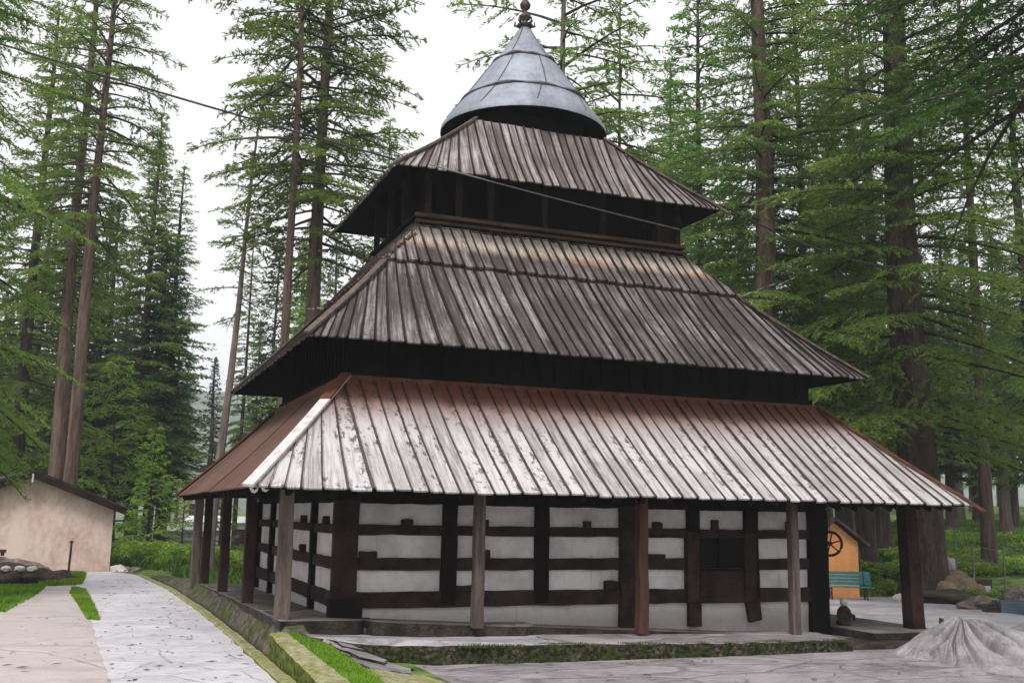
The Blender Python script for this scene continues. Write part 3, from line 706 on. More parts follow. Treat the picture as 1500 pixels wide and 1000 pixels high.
# ------------------------------------------------------------------ cables
def sagline(a, b, sag, n=24):
    a = Vector(a); b = Vector(b); return [a+(b-a)*(i/n)-Vector((0,0,sag*4*(i/n)*(1-i/n))) for i in range(n+1)]
def at(px, py, dist):
    """a point seen at that place in the photograph, that many metres in front of the camera"""
    return CAM + (FW + RT*((px-750)/1000/F) - UP*((py-500)/1000/F))*dist
c3 = corners(E3)
mb = MB(); mb.tube(sagline(at(-40, 52, 24), c3[0]+Vector((-.02,-.02,.05)), .05), .026, 5); tag(mb.build('power_cable', 'cable'), 'dark cable from the upper left running down to the top roof corner', 'cable')
mb = MB(); mb.tube(sagline(c3[0]+Vector((.75,-.15,-.0)), (3.45,-2.4,9.80), .03), .018, 5); tag(mb.build('power_cable', 'cable_grey'), 'pale cable strung across the front under the top roof eave', 'cable')
mb = MB(); mb.tube(sagline(c3[1]+Vector((.15,-.1,0)), at(1330, 393, 37.5), .35), .022, 5); tag(mb.build('power_cable', 'cable'), 'dark cable from the right corner of the top roof to the huge trunk', 'cable')

# ------------------------------------------------------------------ TREES
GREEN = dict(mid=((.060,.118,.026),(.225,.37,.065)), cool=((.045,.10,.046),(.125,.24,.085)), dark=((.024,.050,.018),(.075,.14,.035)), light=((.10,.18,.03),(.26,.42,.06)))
def make_crown(seed, H, cb, R, nbr, leaf=.22, prof='cone', tone='mid', droop=.35, e_lo=-8, e_hi=25, start=.22, gapf=.15, lw=.23, flat=.75, spac=.21):
    rs = np.random.RandomState(seed); c1 = np.array(GREEN[tone][0]); c2 = np.array(GREEN[tone][1])
    P = []; D = []; S = []; Tn = []; wood = MB()
    az = rs.rand()*6.28
    for i in range(nbr):
        t = (i+rs.rand())/nbr
        if rs.rand() < gapf*.6: continue
        z = cb+t*(H-cb)*.985; az += 2.4+rs.normal()*.35
        if prof == 'cone': pr = (1-t)**.75*(1-.25*math.exp(-t*9))
        elif prof == 'open': pr = (.55+.45*math.sin(math.pi*min(1, t*1.15+.12)))*(1-t**4)**.8
        else: pr = (1-t**2.2)
        L = R*pr*(.55+.65*rs.rand()) + .25
        e0 = R_(e_lo+(e_hi-e_lo)*t+rs.normal()*5); dh = np.array([math.cos(az), math.sin(az), 0.]); sd = np.array([-dh[1], dh[0], 0.])
        bend = rs.normal()*.12
        def pt(s): return dh[None]*(s*L*math.cos(e0))[:, None] + sd[None]*(bend*L*s*s)[:, None] + np.array([0,0,1.])[None]*(z+s*L*math.sin(e0)-droop*L*s*s*.45)[:, None]
        ss = np.linspace(0, 1, 6); bp = pt(ss); r0 = .018+.011*L
        wood.tube([tuple(q) for q in bp], [r0*(1-.85*a)+.004 for a in ss], 3, False)
        nb = max(3, int(L*(1-start)/spac)); sb = start+(1-start)*(np.arange(nb)+rs.rand(nb)*.8)/nb
        base = pt(sb); btone = rs.rand()
        for sgn in (-1, 1):
            keep = rs.rand(nb) > gapf
            bl = (L*.42*(1.05-sb)*(.6+.7*rs.rand(nb))+.18)
            ang = R_(58)+rs.normal(size=nb)*.22
            dirv = dh[None]*np.cos(ang)[:, None] + sd[None]*(sgn*np.sin(ang))[:, None]
            for k in range(nb):
                if not keep[k]: continue
                n = max(2, int(bl[k]/(leaf*.19))); q = (np.arange(n)+rs.rand(n))/n
                pp = base[k][None]+dirv[k][None]*(q*bl[k])[:, None]; pp[:, 2] -= .28*bl[k]*q*q; pp += rs.normal(size=(n, 3))*leaf*.16
                dd = dirv[k][None] + rs.normal(size=(n, 3))*.45; dd[:, 2] -= .12+.15*q
                P.append(pp); D.append(dd); S.append(np.full(n, leaf)*(.65+.7*rs.rand(n)))
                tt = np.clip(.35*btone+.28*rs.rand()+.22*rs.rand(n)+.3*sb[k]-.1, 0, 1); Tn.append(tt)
    # leading shoot
    n = 30; q = rs.rand(n); P.append(np.stack([rs.normal(size=n)*.12, rs.normal(size=n)*.12, H-1.6+q*1.6], -1)); D.append(rs.normal(size=(n, 3))+np.array([0,0,.4])); S.append(np.full(n, leaf)); Tn.append(rs.rand(n))
    P = np.concatenate(P); D = np.concatenate(D); S = np.concatenate(S); Tn = np.concatenate(Tn); N = len(P)
    D /= np.linalg.norm(D, axis=1)[:, None]
    up = np.tile([0,0,1.], (N, 1))+rs.normal(size=(N, 3))*flat
    sdv = np.cross(D, up); sdv /= np.linalg.norm(sdv, axis=1)[:, None]+1e-6
    a = P-D*S[:, None]*.5; b = P+D*S[:, None]*.5; w = sdv*(S*lw*.5)[:, None]; mid = P+D*S[:, None]*.08
    V = np.stack([a, mid+w, b, mid-w], 1).reshape(-1, 3); Fq = np.arange(N*4).reshape(-1, 4)
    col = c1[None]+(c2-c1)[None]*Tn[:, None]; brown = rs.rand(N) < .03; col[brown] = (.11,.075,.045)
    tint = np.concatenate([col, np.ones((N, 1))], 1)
    return V, Fq, tint, wood
def make_trunk(seed, H, r, flare=.35, n=12):
    rs = random.Random(seed); mb = MB(); pts = []; rad = []
    zs = [-.6, 0, .4, 1.0, 2.0, 4, 7, 10, 14, 18, 22, 26, 30, 36]; zs = [z for z in zs if z < H-.8]+[H-.3]
    for z in zs:
        t = max(0, z)/H; pts.append((.08*math.sin(z*.35+seed)*min(1, z/4 if z > 0 else 0), .08*math.cos(z*.3+seed*2)*min(1, z/4 if z > 0 else 0), z))
        rad.append(r*(1-.88*t)*(1+flare*math.exp(-max(0, z)*1.6))+.01)
    base = len(mb.v); mb.tube(pts, rad, n, True)
    return mb
VAR = {}
def variant(key):
    if key in VAR: return VAR[key]
    k = key.split('_')[0]; sd = sum(ord(c)*(i+3) for i, c in enumerate(key))
    P = dict(
        cone=dict(H=26, cb=4.5, R=4.0, nbr=205, leaf=.245, prof='cone', gapf=.14),
        slim=dict(H=26, cb=6, R=2.5, nbr=165, leaf=.245, prof='cone', gapf=.18),
        open=dict(H=30, cb=13, R=4.2, nbr=105, leaf=.23, prof='open', gapf=.25, droop=.5, start=.35),
        thin=dict(H=26, cb=13, R=2.3, nbr=62, leaf=.23, prof='open', gapf=.35, droop=.55, start=.35),
        high=dict(H=32, cb=11, R=4.6, nbr=175, leaf=.245, prof='cone', gapf=.18, droop=.4, start=.28),
        giant=dict(H=38, cb=5.2, R=7.2, nbr=180, leaf=.19, prof='cone', gapf=.18, droop=.45, start=.06, spac=.20, e_lo=-10),
        dense=dict(H=24, cb=2.0, R=4.6, nbr=185, leaf=.25, prof='cone', gapf=.08, e_lo=-14),
        canopy=dict(H=27, cb=12.5, R=8.0, nbr=135, leaf=.15, prof='open', gapf=.22, droop=.6, start=.2, spac=.20, e_lo=-6),
        young=dict(H=7, cb=.3, R=1.9, nbr=60, leaf=.20, prof='cone', gapf=.08, spac=.2, e_lo=5, e_hi=40, droop=.2, tone='light'),
        cool=dict(H=26, cb=4, R=4.2, nbr=185, leaf=.27, prof='cone', gapf=.1, tone='cool'),
        far=dict(H=28, cb=7, R=3.8, nbr=150, leaf=.48, prof='cone', gapf=.12, tone='cool', spac=.36, lw=.3),
        fardark=dict(H=28, cb=5, R=4.0, nbr=150, leaf=.48, prof='cone', gapf=.10, tone='dark', spac=.36, lw=.3),
    )[k]
    V, Fq, tint, wood = make_crown(sd, **P)
    lm = {'mid':'leaf', 'cool':'leaf_cool', 'dark':'leaf_dark', 'light':'leaf_bright'}[P.get('tone', 'mid')]
    nl = len(Fq); wf = np.array(wood.f)+len(V); V = np.concatenate([V, np.array(wood.v)]); Fq = np.concatenate([Fq, wf]); tint = np.concatenate([tint, np.tile([.05,.04,.03,1.], (len(wf), 1))])
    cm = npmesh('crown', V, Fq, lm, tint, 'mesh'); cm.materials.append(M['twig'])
    cm.polygons.foreach_set('material_index', np.r_[np.zeros(nl, np.int32), np.ones(len(wf), np.int32)])
    tr = make_trunk(sd, P['H'], .4); tm = bpy.data.meshes.new('trunk'); tm.from_pydata(tr.v, [], tr.f); tm.polygons.foreach_set('use_smooth', [True]*len(tm.polygons)); tm.materials.append(M['bark'])
    VAR[key] = (P['H'], cm, tm); return VAR[key]
def tree(key, x, y, H, wide=1.0, dia=.6, lean=0.0, lean_y=0.0, rz=None, label=None, group=None, bark=None, leafm=None, cat='tree', name='conifer_tree', z=None):
    h0, cm, tm = variant(key); s = H/h0
    rz = random.uniform(0, 6.28) if rz is None else rz
    root = empty(name, (x, y, gz(x, y) if z is None else z)); 
    root.rotation_mode = 'XYZ'
    Rm = Matrix.Rotation(R_(lean), 4, 'Y') @ Matrix.Rotation(R_(-lean_y), 4, 'X') @ Matrix.Rotation(rz, 4, 'Z')
    root.rotation_euler = Rm.to_euler()
    for nm, me, sc, mt in (('crown', cm, (s*wide, s*wide, s), leafm), ('trunk', tm, (dia/.8, dia/.8, s), bark)):
        o = bpy.data.objects.new(nm, me); COL.objects.link(o); o.parent = root; o.scale = sc
        if mt:
            o.material_slots[0].link = 'OBJECT'; o.material_slots[0].material = M[mt]
    if label: tag(root, label, cat, group)
    return root
def base_at(px, dist):
    """plan position at that picture column and distance"""
    k = (px-742)/1000/F*math.cos(PITCH)*.992; d = Vector((sy_, cy_, 0)) + Vector((cy_, -sy_, 0))*k
    return CAM.x+d.x*dist, CAM.y+d.y*dist
def ptree(px, dist, key, H, **k):
    x, y = base_at(px, dist); return tree(key, x, y, H, **k)

# trees one can tell apart, left to right
ptree(-150, 27, 'giant_a', 33, wide=.68, dia=1.0, rz=.5, label='large dark conifer at the left edge with broad boughs over the hut', leafm='leaf')
ptree(8, 54, 'cone_a', 30, wide=1.0, dia=.8, rz=2.1, label='dense green conifer at the far left behind the hut roof')
ptree(66, 50, 'high_a', 34, wide=.8, dia=.78, rz=1.0, bark='bark_tan', label='thick grey brown trunk behind the hut beside the taller bare brown trunk')
ptree(88, 46, 'open_a', 33, wide=.85, dia=.66, lean=.4, rz=.3, bark='bark_tan', label='tall bare reddish brown trunk rising right of the hut roof peak')
ptree(150, 60, 'young_a', 11, wide=1.25, dia=.3, rz=0, label='small bright green young conifer right of the hut roof', cat='tree')
ptree(186, 64, 'cone_b', 28, wide=1.0, dia=.5, rz=3.0, label='conical green conifer whose right side borders the open sky')
ptree(232, 68, 'slim_a', 26, wide=1.25, dia=.62, lean=-.6, rz=.7, label='conifer with a dark straight stem next to the left sky gap')
ptree(302, 44, 'thin_a', 20.5, wide=.9, dia=.42, lean=3.0, rz=.4, bark='bark_pale', label='thin pale leaning trunk with a sparse top in front of the sky gap')
ptree(338, 66, 'slim_b', 22, wide=.75, dia=.32, lean=.5, rz=1.4, label='slender small green conifer right of the leaning pale trunk')
ptree(402, 41, 'open_b', 36, wide=.9, dia=.44, lean=-.4, rz=.2, bark='bark_tan', label='tall straight bare stem left of the twin of thicker trunks near the temple')
ptree(436, 44, 'high_b', 38, wide=1.0, dia=.78, lean=0.3, rz=5.0, bark='bark_tan', label='thick trunked tall conifer just left of the temple roofs')
ptree(428, 60, 'cone_c', 20, wide=.9, dia=.5, rz=1.7, leafm='leaf_bright', label='lower bright green conifer filling in beneath the two tall stems')
ptree(545, 62, 'slim_c', 27, wide=1.1, dia=.4, rz=0, label='narrow conifer right of the thick trunk close to the upper roof')
ptree(655, 78, 'slim_d', 34, wide=1.0, dia=.4, rz=0, leafm='leaf_cool', label='single small spire tip in the sky left of the tin cone')
ptree(815, 46, 'open_c', 36, wide=1.05, dia=.55, rz=1.2, bark='bark_pale', label='pale straight stem rising behind the right side of the tin cone')
ptree(1030, 50, 'cone_f', 33, wide=1.05, dia=.5, rz=.4, leafm='leaf_cool', label='leafy conifer between the sparse thin conifer and the broad thick trunked one')
ptree(1185, 45, 'cone_g', 31, wide=1.1, dia=.5, rz=1.4, label='leafy conifer just right of the broad thick trunked conifer above the middle roof')
ptree(905, 58, 'thin_b', 38, wide=1.5, dia=.35, rz=.2, label='sparse thin stemmed conifer right of the tin cone')
ptree(985, 66, 'cone_d', 32, wide=.95, dia=.6, rz=.9, leafm='leaf_cool', label='green conifer behind the right end of the top roof')
ptree(1128, 41, 'giant_b', 37, wide=.85, dia=1.15, lean=0.0, rz=2.6, bark='bark_tan', label='broad conifer with a thick brown trunk right of the top roof')
ptree(1352, 38.6, 'giant_c', 41, wide=.95, dia=1.55, lean=-1.1, rz=1.1, bark='bark_moss', label='huge mossy trunk conifer behind the right corner post of the temple')
ptree(1680, 23.5, 'canopy_d', 27, wide=1.0, dia=1.1, rz=3.3, leafm='leaf_dark', bark='bark', label='dark conifer beyond the right edge whose boughs hang into the top right corner')
ptree(1525, 52, 'giant_e', 27, wide=.75, dia=.9, rz=4.4, leafm='leaf_cool', label='bluish green conifer filling the right edge behind the wire fence')
ptree(1449, 47, 'open_d', 30, wide=.8, dia=.62, rz=.1, bark='bark', label='dark straight trunk standing right of the floodlight')
ptree(1240, 56, 'cone_e', 30, wide=1.0, dia=.9, rz=2.0, leafm='leaf_cool', label='leafy conifer between the two thickest trunks right of the temple')
ptree(1268, 50, 'open_e', 28, wide=.7, dia=.9, rz=5.0, bark='bark', label='left of two dark trunks seen through the verandah above the bench')
ptree(1290, 53, 'open_a', 30, wide=.7, dia=1.0, rz=3.9, bark='bark', label='right of two dark trunks seen through the verandah above the bench')

ptree(212, 52, 'young_b', 6.5, wide=1.1, dia=.16, label='short young conifer left of the white house beyond the path')
ptree(262, 58, 'young_c', 4.2, wide=1.1, dia=.12, rz=2, label='small young conifer standing in front of the low white house')
ptree(318, 60, 'young_a', 6.0, wide=1.0, dia=.16, rz=4, label='young conifer seen between the left verandah posts')
# background woods: every tree a thing; labels by order across the picture
ORD = ['first','second','third','fourth','fifth','sixth','seventh','eighth','ninth','tenth','eleventh','twelfth','thirteenth','fourteenth','fifteenth','sixteenth','seventeenth','eighteenth','nineteenth','twentieth','twenty-first','twenty-second','twenty-third','twenty-fourth','twenty-fifth','twenty-sixth','twenty-seventh','twenty-eighth','twenty-ninth','thirtieth']
rb = random.Random(5)
def wood(n, px0, px1, d0, d1, keys, H0, H1, where, group, avoid=()):
    L = []
    for i in range(n):
        px = px0+(px1-px0)*(i+rb.uniform(.1,.9))/n
        if any(a < px < b for a, b in avoid): continue
        L.append((px, rb.uniform(d0, d1)))
    L.sort()
    for i, (px, d) in enumerate(L):
        ptree(px, d, keys[i % len(keys)], rb.uniform(H0, H1), wide=rb.uniform(.8,1.15), dia=rb.uniform(.4,.8), label=f'{ORD[i]} from the left among {where}', group=group)
FK = ['far_a','fardark_a','far_b','cone_b','far_c','fardark_b']
wood(13, -40, 235, 62, 88, FK, 20, 30, 'the nearer background conifers behind the hut', 'background conifers left of the sky gap')
wood(12, -40, 300, 95, 135, FK, 17, 22, 'the farthest small conifers behind the hut and path', 'far small conifers on the left')
wood(7, 335, 560, 70, 100, FK, 17, 27, 'the background conifers between the sky gap and the temple', 'background conifers left of the temple')
wood(11, 880, 1240, 62, 90, FK, 24, 33, 'the background conifers right above the temple roofs', 'background conifers right of the temple')
wood(14, 1215, 1560, 58, 85, FK, 18, 25, 'the nearer background conifers at the right side', 'background conifers at the right side')
wood(16, 1190, 1600, 90, 130, FK, 20, 27, 'the farthest conifers at the right side', 'farthest conifers at the right side')

# ------------------------------------------------------------------ shrubs and ground plants
def make_shrub(seed, R, H, n, leaf, tone='light'):
    rs = np.random.RandomState(seed); c1 = np.array(GREEN[tone][0])*.9; c2 = np.array(GREEN[tone][1])*1.1
    k = 9; cen = np.stack([rs.normal(size=k)*R*.42, rs.normal(size=k)*R*.42, H*(.25+.5*rs.rand(k))], -1); cr = R*(.28+.3*rs.rand(k))
    which = rs.randint(0, k, n); d = rs.normal(size=(n, 3)); d /= np.linalg.norm(d, axis=1)[:, None]
    P = cen[which]+d*(cr[which]*(.6+.5*rs.rand(n)))[:, None]*np.array([1,1,.8]); P[:, 2] = np.abs(P[:, 2])
    D = d+rs.normal(size=(n, 3))*.6; D /= np.linalg.norm(D, axis=1)[:, None]
    sv = np.cross(D, rs.normal(size=(n, 3))); sv /= np.linalg.norm(sv, axis=1)[:, None]; S = leaf*(.6+.8*rs.rand(n))
    a = P-D*S[:, None]*.5; b = P+D*S[:, None]*.5; w = sv*(S*.26)[:, None]
    V = np.stack([a, P+w, b, P-w], 1).reshape(-1, 3)
    tt = np.clip(.5*(which % 3)/2+.5*rs.rand(n), 0, 1)
    return V, np.arange(n*4).reshape(-1, 4), np.concatenate([c1+(c2-c1)*tt[:, None], np.ones((n, 1))], 1)
SH = []
for i in range(4):
    V, Fq, ti = make_shrub(60+i, 1.0, 1.1, 1800, .13, 'light' if i % 2 == 0 else 'mid'); SH.append(npmesh('foliage', V, Fq, 'leaf', ti, 'mesh'))
st = MB()
for k in range(6):
    a = k*1.05; st.tube([(0,0,0), (.25*math.cos(a), .25*math.sin(a), .4), (.5*math.cos(a), .5*math.sin(a), .8)], [.03,.02,.01], 4, False)
stm = bpy.data.meshes.new('stems'); stm.from_pydata(st.v, [], st.f); stm.materials.append(M['twig'])
def shrub(x, y, s, hs, i, label, group):
    e = empty('shrub', (x, y, gz(x, y)-.05), random.uniform(0, 6)); tag(e, label, 'shrub', group)
    for nm, me in (('foliage', SH[i % 4]), ('stems', stm)):
        o = bpy.data.objects.new(nm, me); COL.objects.link(o); o.parent = e; o.scale = (s, s, hs)
        if nm == 'foliage' and i % 3 == 1:
            o.material_slots[0].link = 'OBJECT'; o.material_slots[0].material = M['leaf_bright']
lst = sorted([(rb.uniform(168, 385), rb.uniform(45, 56)) for _ in range(22)])
for i, (px, d) in enumerate(lst):
    x, y = base_at(px, d); shrub(x, y, rb.uniform(.8,1.25), rb.uniform(.55,.95), i, f'{ORD[i]} green shrub from the left behind the end of the path', 'shrubs behind the path')
lst = sorted([(rb.uniform(1255, 1500), rb.uniform(43, 56)) for _ in range(20)])
for i, (px, d) in enumerate(lst):
    x, y = base_at(px, d); shrub(x, y, rb.uniform(.7,1.3), rb.uniform(.4,.7), i, f'{ORD[i]} green shrub from the left on the wooded slope at the right', 'shrubs on the right slope')
for px, py_, d, s, hs, lb in ((1448, 880, 35.5, .5, .5, 'round pale green shrub between boulder and water trough at the right'), (1418, 872, 37.2, .4, .45, 'small pale green shrub beside the tan mound at the right'), (1300, 866, 40, .55, .55, 'bright green shrub right of the teal bench')):
    x, y = base_at(px, d); shrub(x, y, s, hs, 1, lb, None)

def grass(name, poly, n, h, seed, dz=0.0, tone=((.08,.17,.012),(.22,.38,.028)), zf=None, w=.012):
    rs = np.random.RandomState(seed); px = np.array([p[0] for p in poly]); py = np.array([p[1] for p in poly])
    X = rs.uniform(px.min(), px.max(), n*3); Y = rs.uniform(py.min(), py.max(), n*3); ins = np.zeros(len(X), bool); j = len(poly)-1
    for i in range(len(poly)):
        c = ((py[i] > Y) != (py[j] > Y)) & (X < (px[j]-px[i])*(Y-py[i])/(py[j]-py[i]+1e-9)+px[i]); ins ^= c; j = i
    ins &= (hnoise(X, Y, 2.6, seed)+.35*hnoise(X, Y, 9, seed+3) > -.55)
    X = X[ins][:n]; Y = Y[ins][:n]; n = len(X); Z = (ground(X, Y) if zf is None else np.array([zf(a, b) for a, b in zip(X, Y)]))+dz
    a = rs.rand(n)*6.28; hh = h*(.5+.9*rs.rand(n))*(1+.3*hnoise(X, Y, 3, 2)); ln = rs.normal(size=(n, 2))*.35
    W = np.stack([np.cos(a), np.sin(a), np.zeros(n)], -1)*w; B = np.stack([X, Y, Z], -1); Tp = B+np.stack([ln[:, 0]*hh, ln[:, 1]*hh, hh], -1)
    V = np.stack([B-W, B+W, Tp+W*.25, Tp-W*.25], 1).reshape(-1, 3)
    t = np.clip(.5+.5*hnoise(X, Y, 1.3, 7)*.8+rs.normal(size=n)*.2, 0, 1)[:, None]; c = np.array(tone[0])+(np.array(tone[1])-np.array(tone[0]))*t
    o = npmesh(name, V, np.arange(n*4).reshape(-1, 4), 'grassm', np.concatenate([c, np.ones((n, 1))], 1))
    tag(o, kind='stuff'); return o
o = grass('grass', [(-14,1.1),(-11.95,1.1),(-11.7,4),(-11.4,7.5),(-11.3,10.6),(-12.6,11),(-16,11)], 16000, .07, 1, w=.02); tag(o, 'bright green lawn patch at the left edge below the rocks', 'grass')
o = grass('grass', [(-10.55,9.3),(-10.2,8.4),(-10.0,3),(-9.9,-.6),(-10.15,-.2),(-10.35,3.5),(-10.6,7.5)], 8000, .07, 2, w=.015); tag(o, 'narrow green grass strip between the concrete and the pale path', 'grass')
o = grass('grass', [(-7.08,-7.35),(-6.75,-7.3),(-6.45,-7.6),(-6.42,-9),(-6.4,-10.2),(-6.5,-13),(-6.95,-13)], 16000, .06, 3, dz=-.01, w=.009, zf=bankz); tag(o, 'bright green grass wedge between the mossy wall and the stacked slabs', 'grass')
o = grass('grass', [(-11.2,10.5),(-10.3,11),(-10.2,16),(-11.0,17),(-11.9,14),(-11.8,12)], 9000, .12, 4, w=.02); tag(o, 'green weeds around the rusty stake in front of the hut', 'grass')
o = grass('grass', [(15.9,5.7),(17.6,5.8),(21,9),(40,14),(60,40),(20,45),(12,13),(13.5,8)], 60000, .16, 5, tone=((.05,.11,.012),(.17,.30,.03)), w=.05); tag(o, 'green grass on the wooded slope at the right', 'grass')
o = grass('undergrowth', [(-22,20),(-9,20.5),(-7.4,19),(-7,9),(8,9),(14,14),(12,60),(-22,60)], 60000, .22, 6, tone=((.03,.07,.012),(.11,.20,.03)), w=.06); tag(o, 'low green undergrowth behind the path and temple', 'undergrowth')
# moss tufts and weeds along the front step edge
o = grass('grass', [(-4.2,-7.78),(4.3,-7.62),(4.3,-7.42),(-4.2,-7.60)], 3500, .05, 8, zf=lambda a, b: lowtop(a, b)-.03, tone=((.03,.05,.01),(.13,.17,.03)), w=.012); tag(o, 'tufts of moss and weeds along the front step edge', 'moss')

# ------------------------------------------------------------------ rocks
def rock(name, x, y, r, sx, sy, sz, mat, seed, label, cat='rock', z=None, rz=0, group=None, flat=0.0):
    import bmesh
    bm = bmesh.new(); bmesh.ops.create_icosphere(bm, subdivisions=4, radius=1)
    rs = random.Random(seed); from mathutils import noise as mn
    off = Vector((seed*3.1, seed*1.7, seed*.9))
    for v in bm.verts:
        n = mn.fractal(v.co*1.3+off, 1.0, 2.0, 4)*.38 + mn.ridged_multi_fractal(v.co*1.6+off, .9, 2.1, 3, 1, 2)*.06
        v.co *= (1+n); v.co.x *= sx*r; v.co.y *= sy*r; v.co.z *= sz*r
    me = bpy.data.meshes.new(name); bm.to_mesh(me); bm.free(); me.materials.append(M[mat]); me.polygons.foreach_set('use_smooth', [True]*len(me.polygons))
    o = bpy.data.objects.new(name, me); COL.objects.link(o); o.location = (x, y, (gz(x, y) if z is None else z)+sz*r*.25); o.rotation_euler = (0,0,rz)
    return tag(o, label, cat, group)
rock('rock', -12.7, 12.6, .8, 1.5, .9, .60, 'boulder_dark', 1, 'dark layered rock at the left edge above the lawn')
rock('rock', -11.45, 12.2, .55, 1.5, .9, .62, 'boulder_dark', 2, 'lower dark rock right of the layered rock beside the weeds')
rock('rock', -12.9, 13.9, .9, 1.6, .8, .62, 'boulder', 3, 'pale flat topped stone behind the dark layered rock')
rock('rock', -10.75, 12.2, .28, 1.5, .9, .4, 'boulder', 9, 'small pale stone at the corner where weeds meet the path')
for i, (x, y) in enumerate(((-12.55,11.90),(-12.15,11.85),(-11.8,11.80))):
    rock('pebble', x, y, .11, 1.3, .8, .75, 'pebble', 10+i, ['leftmost', 'middle', 'rightmost'][i]+' of the white stones tucked into the dark rocks', 'stone', z=.42, group='white stones in the rocks')
for i, (x, y, r) in enumerate(((-9.05,18.6,.22),(-8.75,18.8,.18),(-8.9,18.2,.14),(-8.4,18.5,.16))):
    rock('pebble', x, y, r, 1.3, .9, .8, 'boulder' if i % 2 else 'pebble', 20+i, ['largest stone at the foot of the hut corner', 'second stone right of the hut corner', 'smallest stone in front of the hut corner', 'stone farthest right of the hut corner'][i], 'stone', group='stones by the hut corner')
X_, Y_ = base_at(1352, 38); rock('root_mound', X_+.2, Y_-.9, 1.2, 1.25, .7, .26, 'boulder_dark', 31, 'dark earth mound around the foot of the huge trunk', 'mound')
X_, Y_ = base_at(1393, 38); rock('earth_mound', X_+.2, Y_+.3, 1.05, .95, .8, .70, 'boulder_tan', 32, 'tan earth mound just right of the huge trunk', 'mound')
X_, Y_ = base_at(1435, 34.4); rock('boulder', X_, Y_, .55, 1.4, .8, .55, 'boulder', 33, 'brown boulder lying at the paving edge below the floodlight', 'rock')
X_, Y_ = base_at(1462, 33.4); rock('boulder', X_, Y_, .36, 1.6, .8, .5, 'boulder_dark', 34, 'flat dark boulder left of the blue trough', 'rock')
X_, Y_ = base_at(1492, 35.8); rock('boulder', X_, Y_, .7, 1.4, .9, .62, 'boulder', 35, 'boulder at the right edge behind the blue trough', 'rock')
X_, Y_ = base_at(1312, 37.2); rock('boulder', X_, Y_, .2, 1.0, .8, .9, 'pebble', 36, 'small pale stone left of the huge trunk foot', 'rock')

# fluted grey rock mound in the right foreground
def mound():
    nr, na = 60, 420; V = []; C0 = (6.05, -8.75)
    from mathutils import noise as mn
    for i in range(nr+1):
        q = i/nr
        for k in range(na):
            a = 2*math.pi*k/na
            R = 1.30 + 2.0*max(0, math.cos(a+1.15))**1.3 + .10*math.sin(3*a+1)
            r = R*q
            warp = a + .35*mn.noise(Vector((q*1.8, math.cos(a)*1.5, math.sin(a)*1.5)))*q
            s1 = abs(math.sin(warp*8.5+1.6*mn.noise(Vector((math.cos(a)*1.6, math.sin(a)*1.6, 3)))))
            g = 1-math.exp(-s1*s1*9)
            s2 = abs(math.sin(warp*15+2.4*mn.noise(Vector((math.cos(a)*2, math.sin(a)*2, q)))))
            g2 = 1-math.exp(-s2*s2*14)
            base = .86*(1-q)**1.05*(1 if q > .14 else 1-.16*(1-q/.14)**2)
            amp = min(1, q*5+.25)*min(1, (1-q)*2.2)
            z = base - amp*(1-g)*.17 - amp*(1-g2)*.06 + .12*amp*mn.noise(Vector((math.cos(warp)*3, math.sin(warp)*3, q*1.5))) + .05*min(1, q*6)*mn.fractal(Vector((r*math.cos(a)*2.2, r*math.sin(a)*2.2, 5)), 1, 2, 5)
            V.append((C0[0]+r*math.cos(a), C0[1]+r*math.sin(a), -.26+max(z, -.03)))
    F_ = [(i*na+k, i*na+(k+1) % na, (i+1)*na+(k+1) % na, (i+1)*na+k) for i in range(nr) for k in range(na)]
    mb = MB(); mb.v = V; mb.f = F_; mb.uv = [(0,0)]*(4*len(F_)); return mb
M['mound'] = simple('fluted_grey_rock', (.13,.12,.125), (.31,.29,.305), 2.0, (1,1,.5), .7, .45, .04, lo=.3, hi=.65)
tag(mound().build('fluted_rock', 'mound', smooth=True, merge=True), 'large grey rock with fluted ridges running down from its peak in the right foreground', 'rock')
# small rusty stub by the corner post
mb = MB(); mb.tube([(0,0,0),(.10,.02,.07),(.22,.02,.13),(.30,.02,.22)], [.10,.12,.10,.06], 8); s_ = mb.build('stub_base', 'rust', None, True)
e = empty('pipe_stub', (7.75,-6.1,-.2)); tag(e, 'small rust orange lump with an upright dark tip beside the thick corner post', 'pipe'); child(e, s_)
child(e, MB().tube([(.30,.02,.2),(.33,.02,.30),(.33,.02,.42)], [.055,.06,.05], 8).build('dark_tip', 'iron', None, True))
mb = MB().lathe([(.0,.0),(.05,.01),(.045,.04),(0,.05)], 8, (.33,.02,.415)); child(e, mb.build('pale_cap', 'pebble', None, True))

# ------------------------------------------------------------------ hut
hd = Vector((-9.35+13.08, 18.43-17.72, 0)).normalized(); hang = math.atan2(hd.y, hd.x)
H_ = empty('hut', (-9.35, 18.43, -.05), hang); tag(H_, 'pink plastered hut with a low gabled slate roof at the left edge', 'hut')
hw, hh, ha, hl = 6.1, 2.47, 3.62, 6.0   # local x runs from -hw to 0
mb = MB(); q = .25
mb.face([(-hw,0,-.3),(0,0,-.3),(0,0,hh),(-hw/2,0,ha),(-hw,0,hh)]); mb.face([(0,0,-.3),(0,hl,-.3),(0,hl,hh),(0,0,hh)]); mb.face([(-hw,hl,-.3),(-hw,0,-.3),(-hw,0,hh),(-hw,hl,hh)]); mb.face([(0,hl,-.3),(-hw,hl,-.3),(-hw,hl,hh),(-hw/2,hl,ha),(0,hl,hh)])
mb.build('wall', 'hutwall', H_)
M['slate'] = simple('dark_slate', (.02,.014,.012), (.10,.075,.066), 3, (1,1,1), .7, .5)
rf = MB(); sl = (ha-hh)/(hw/2)
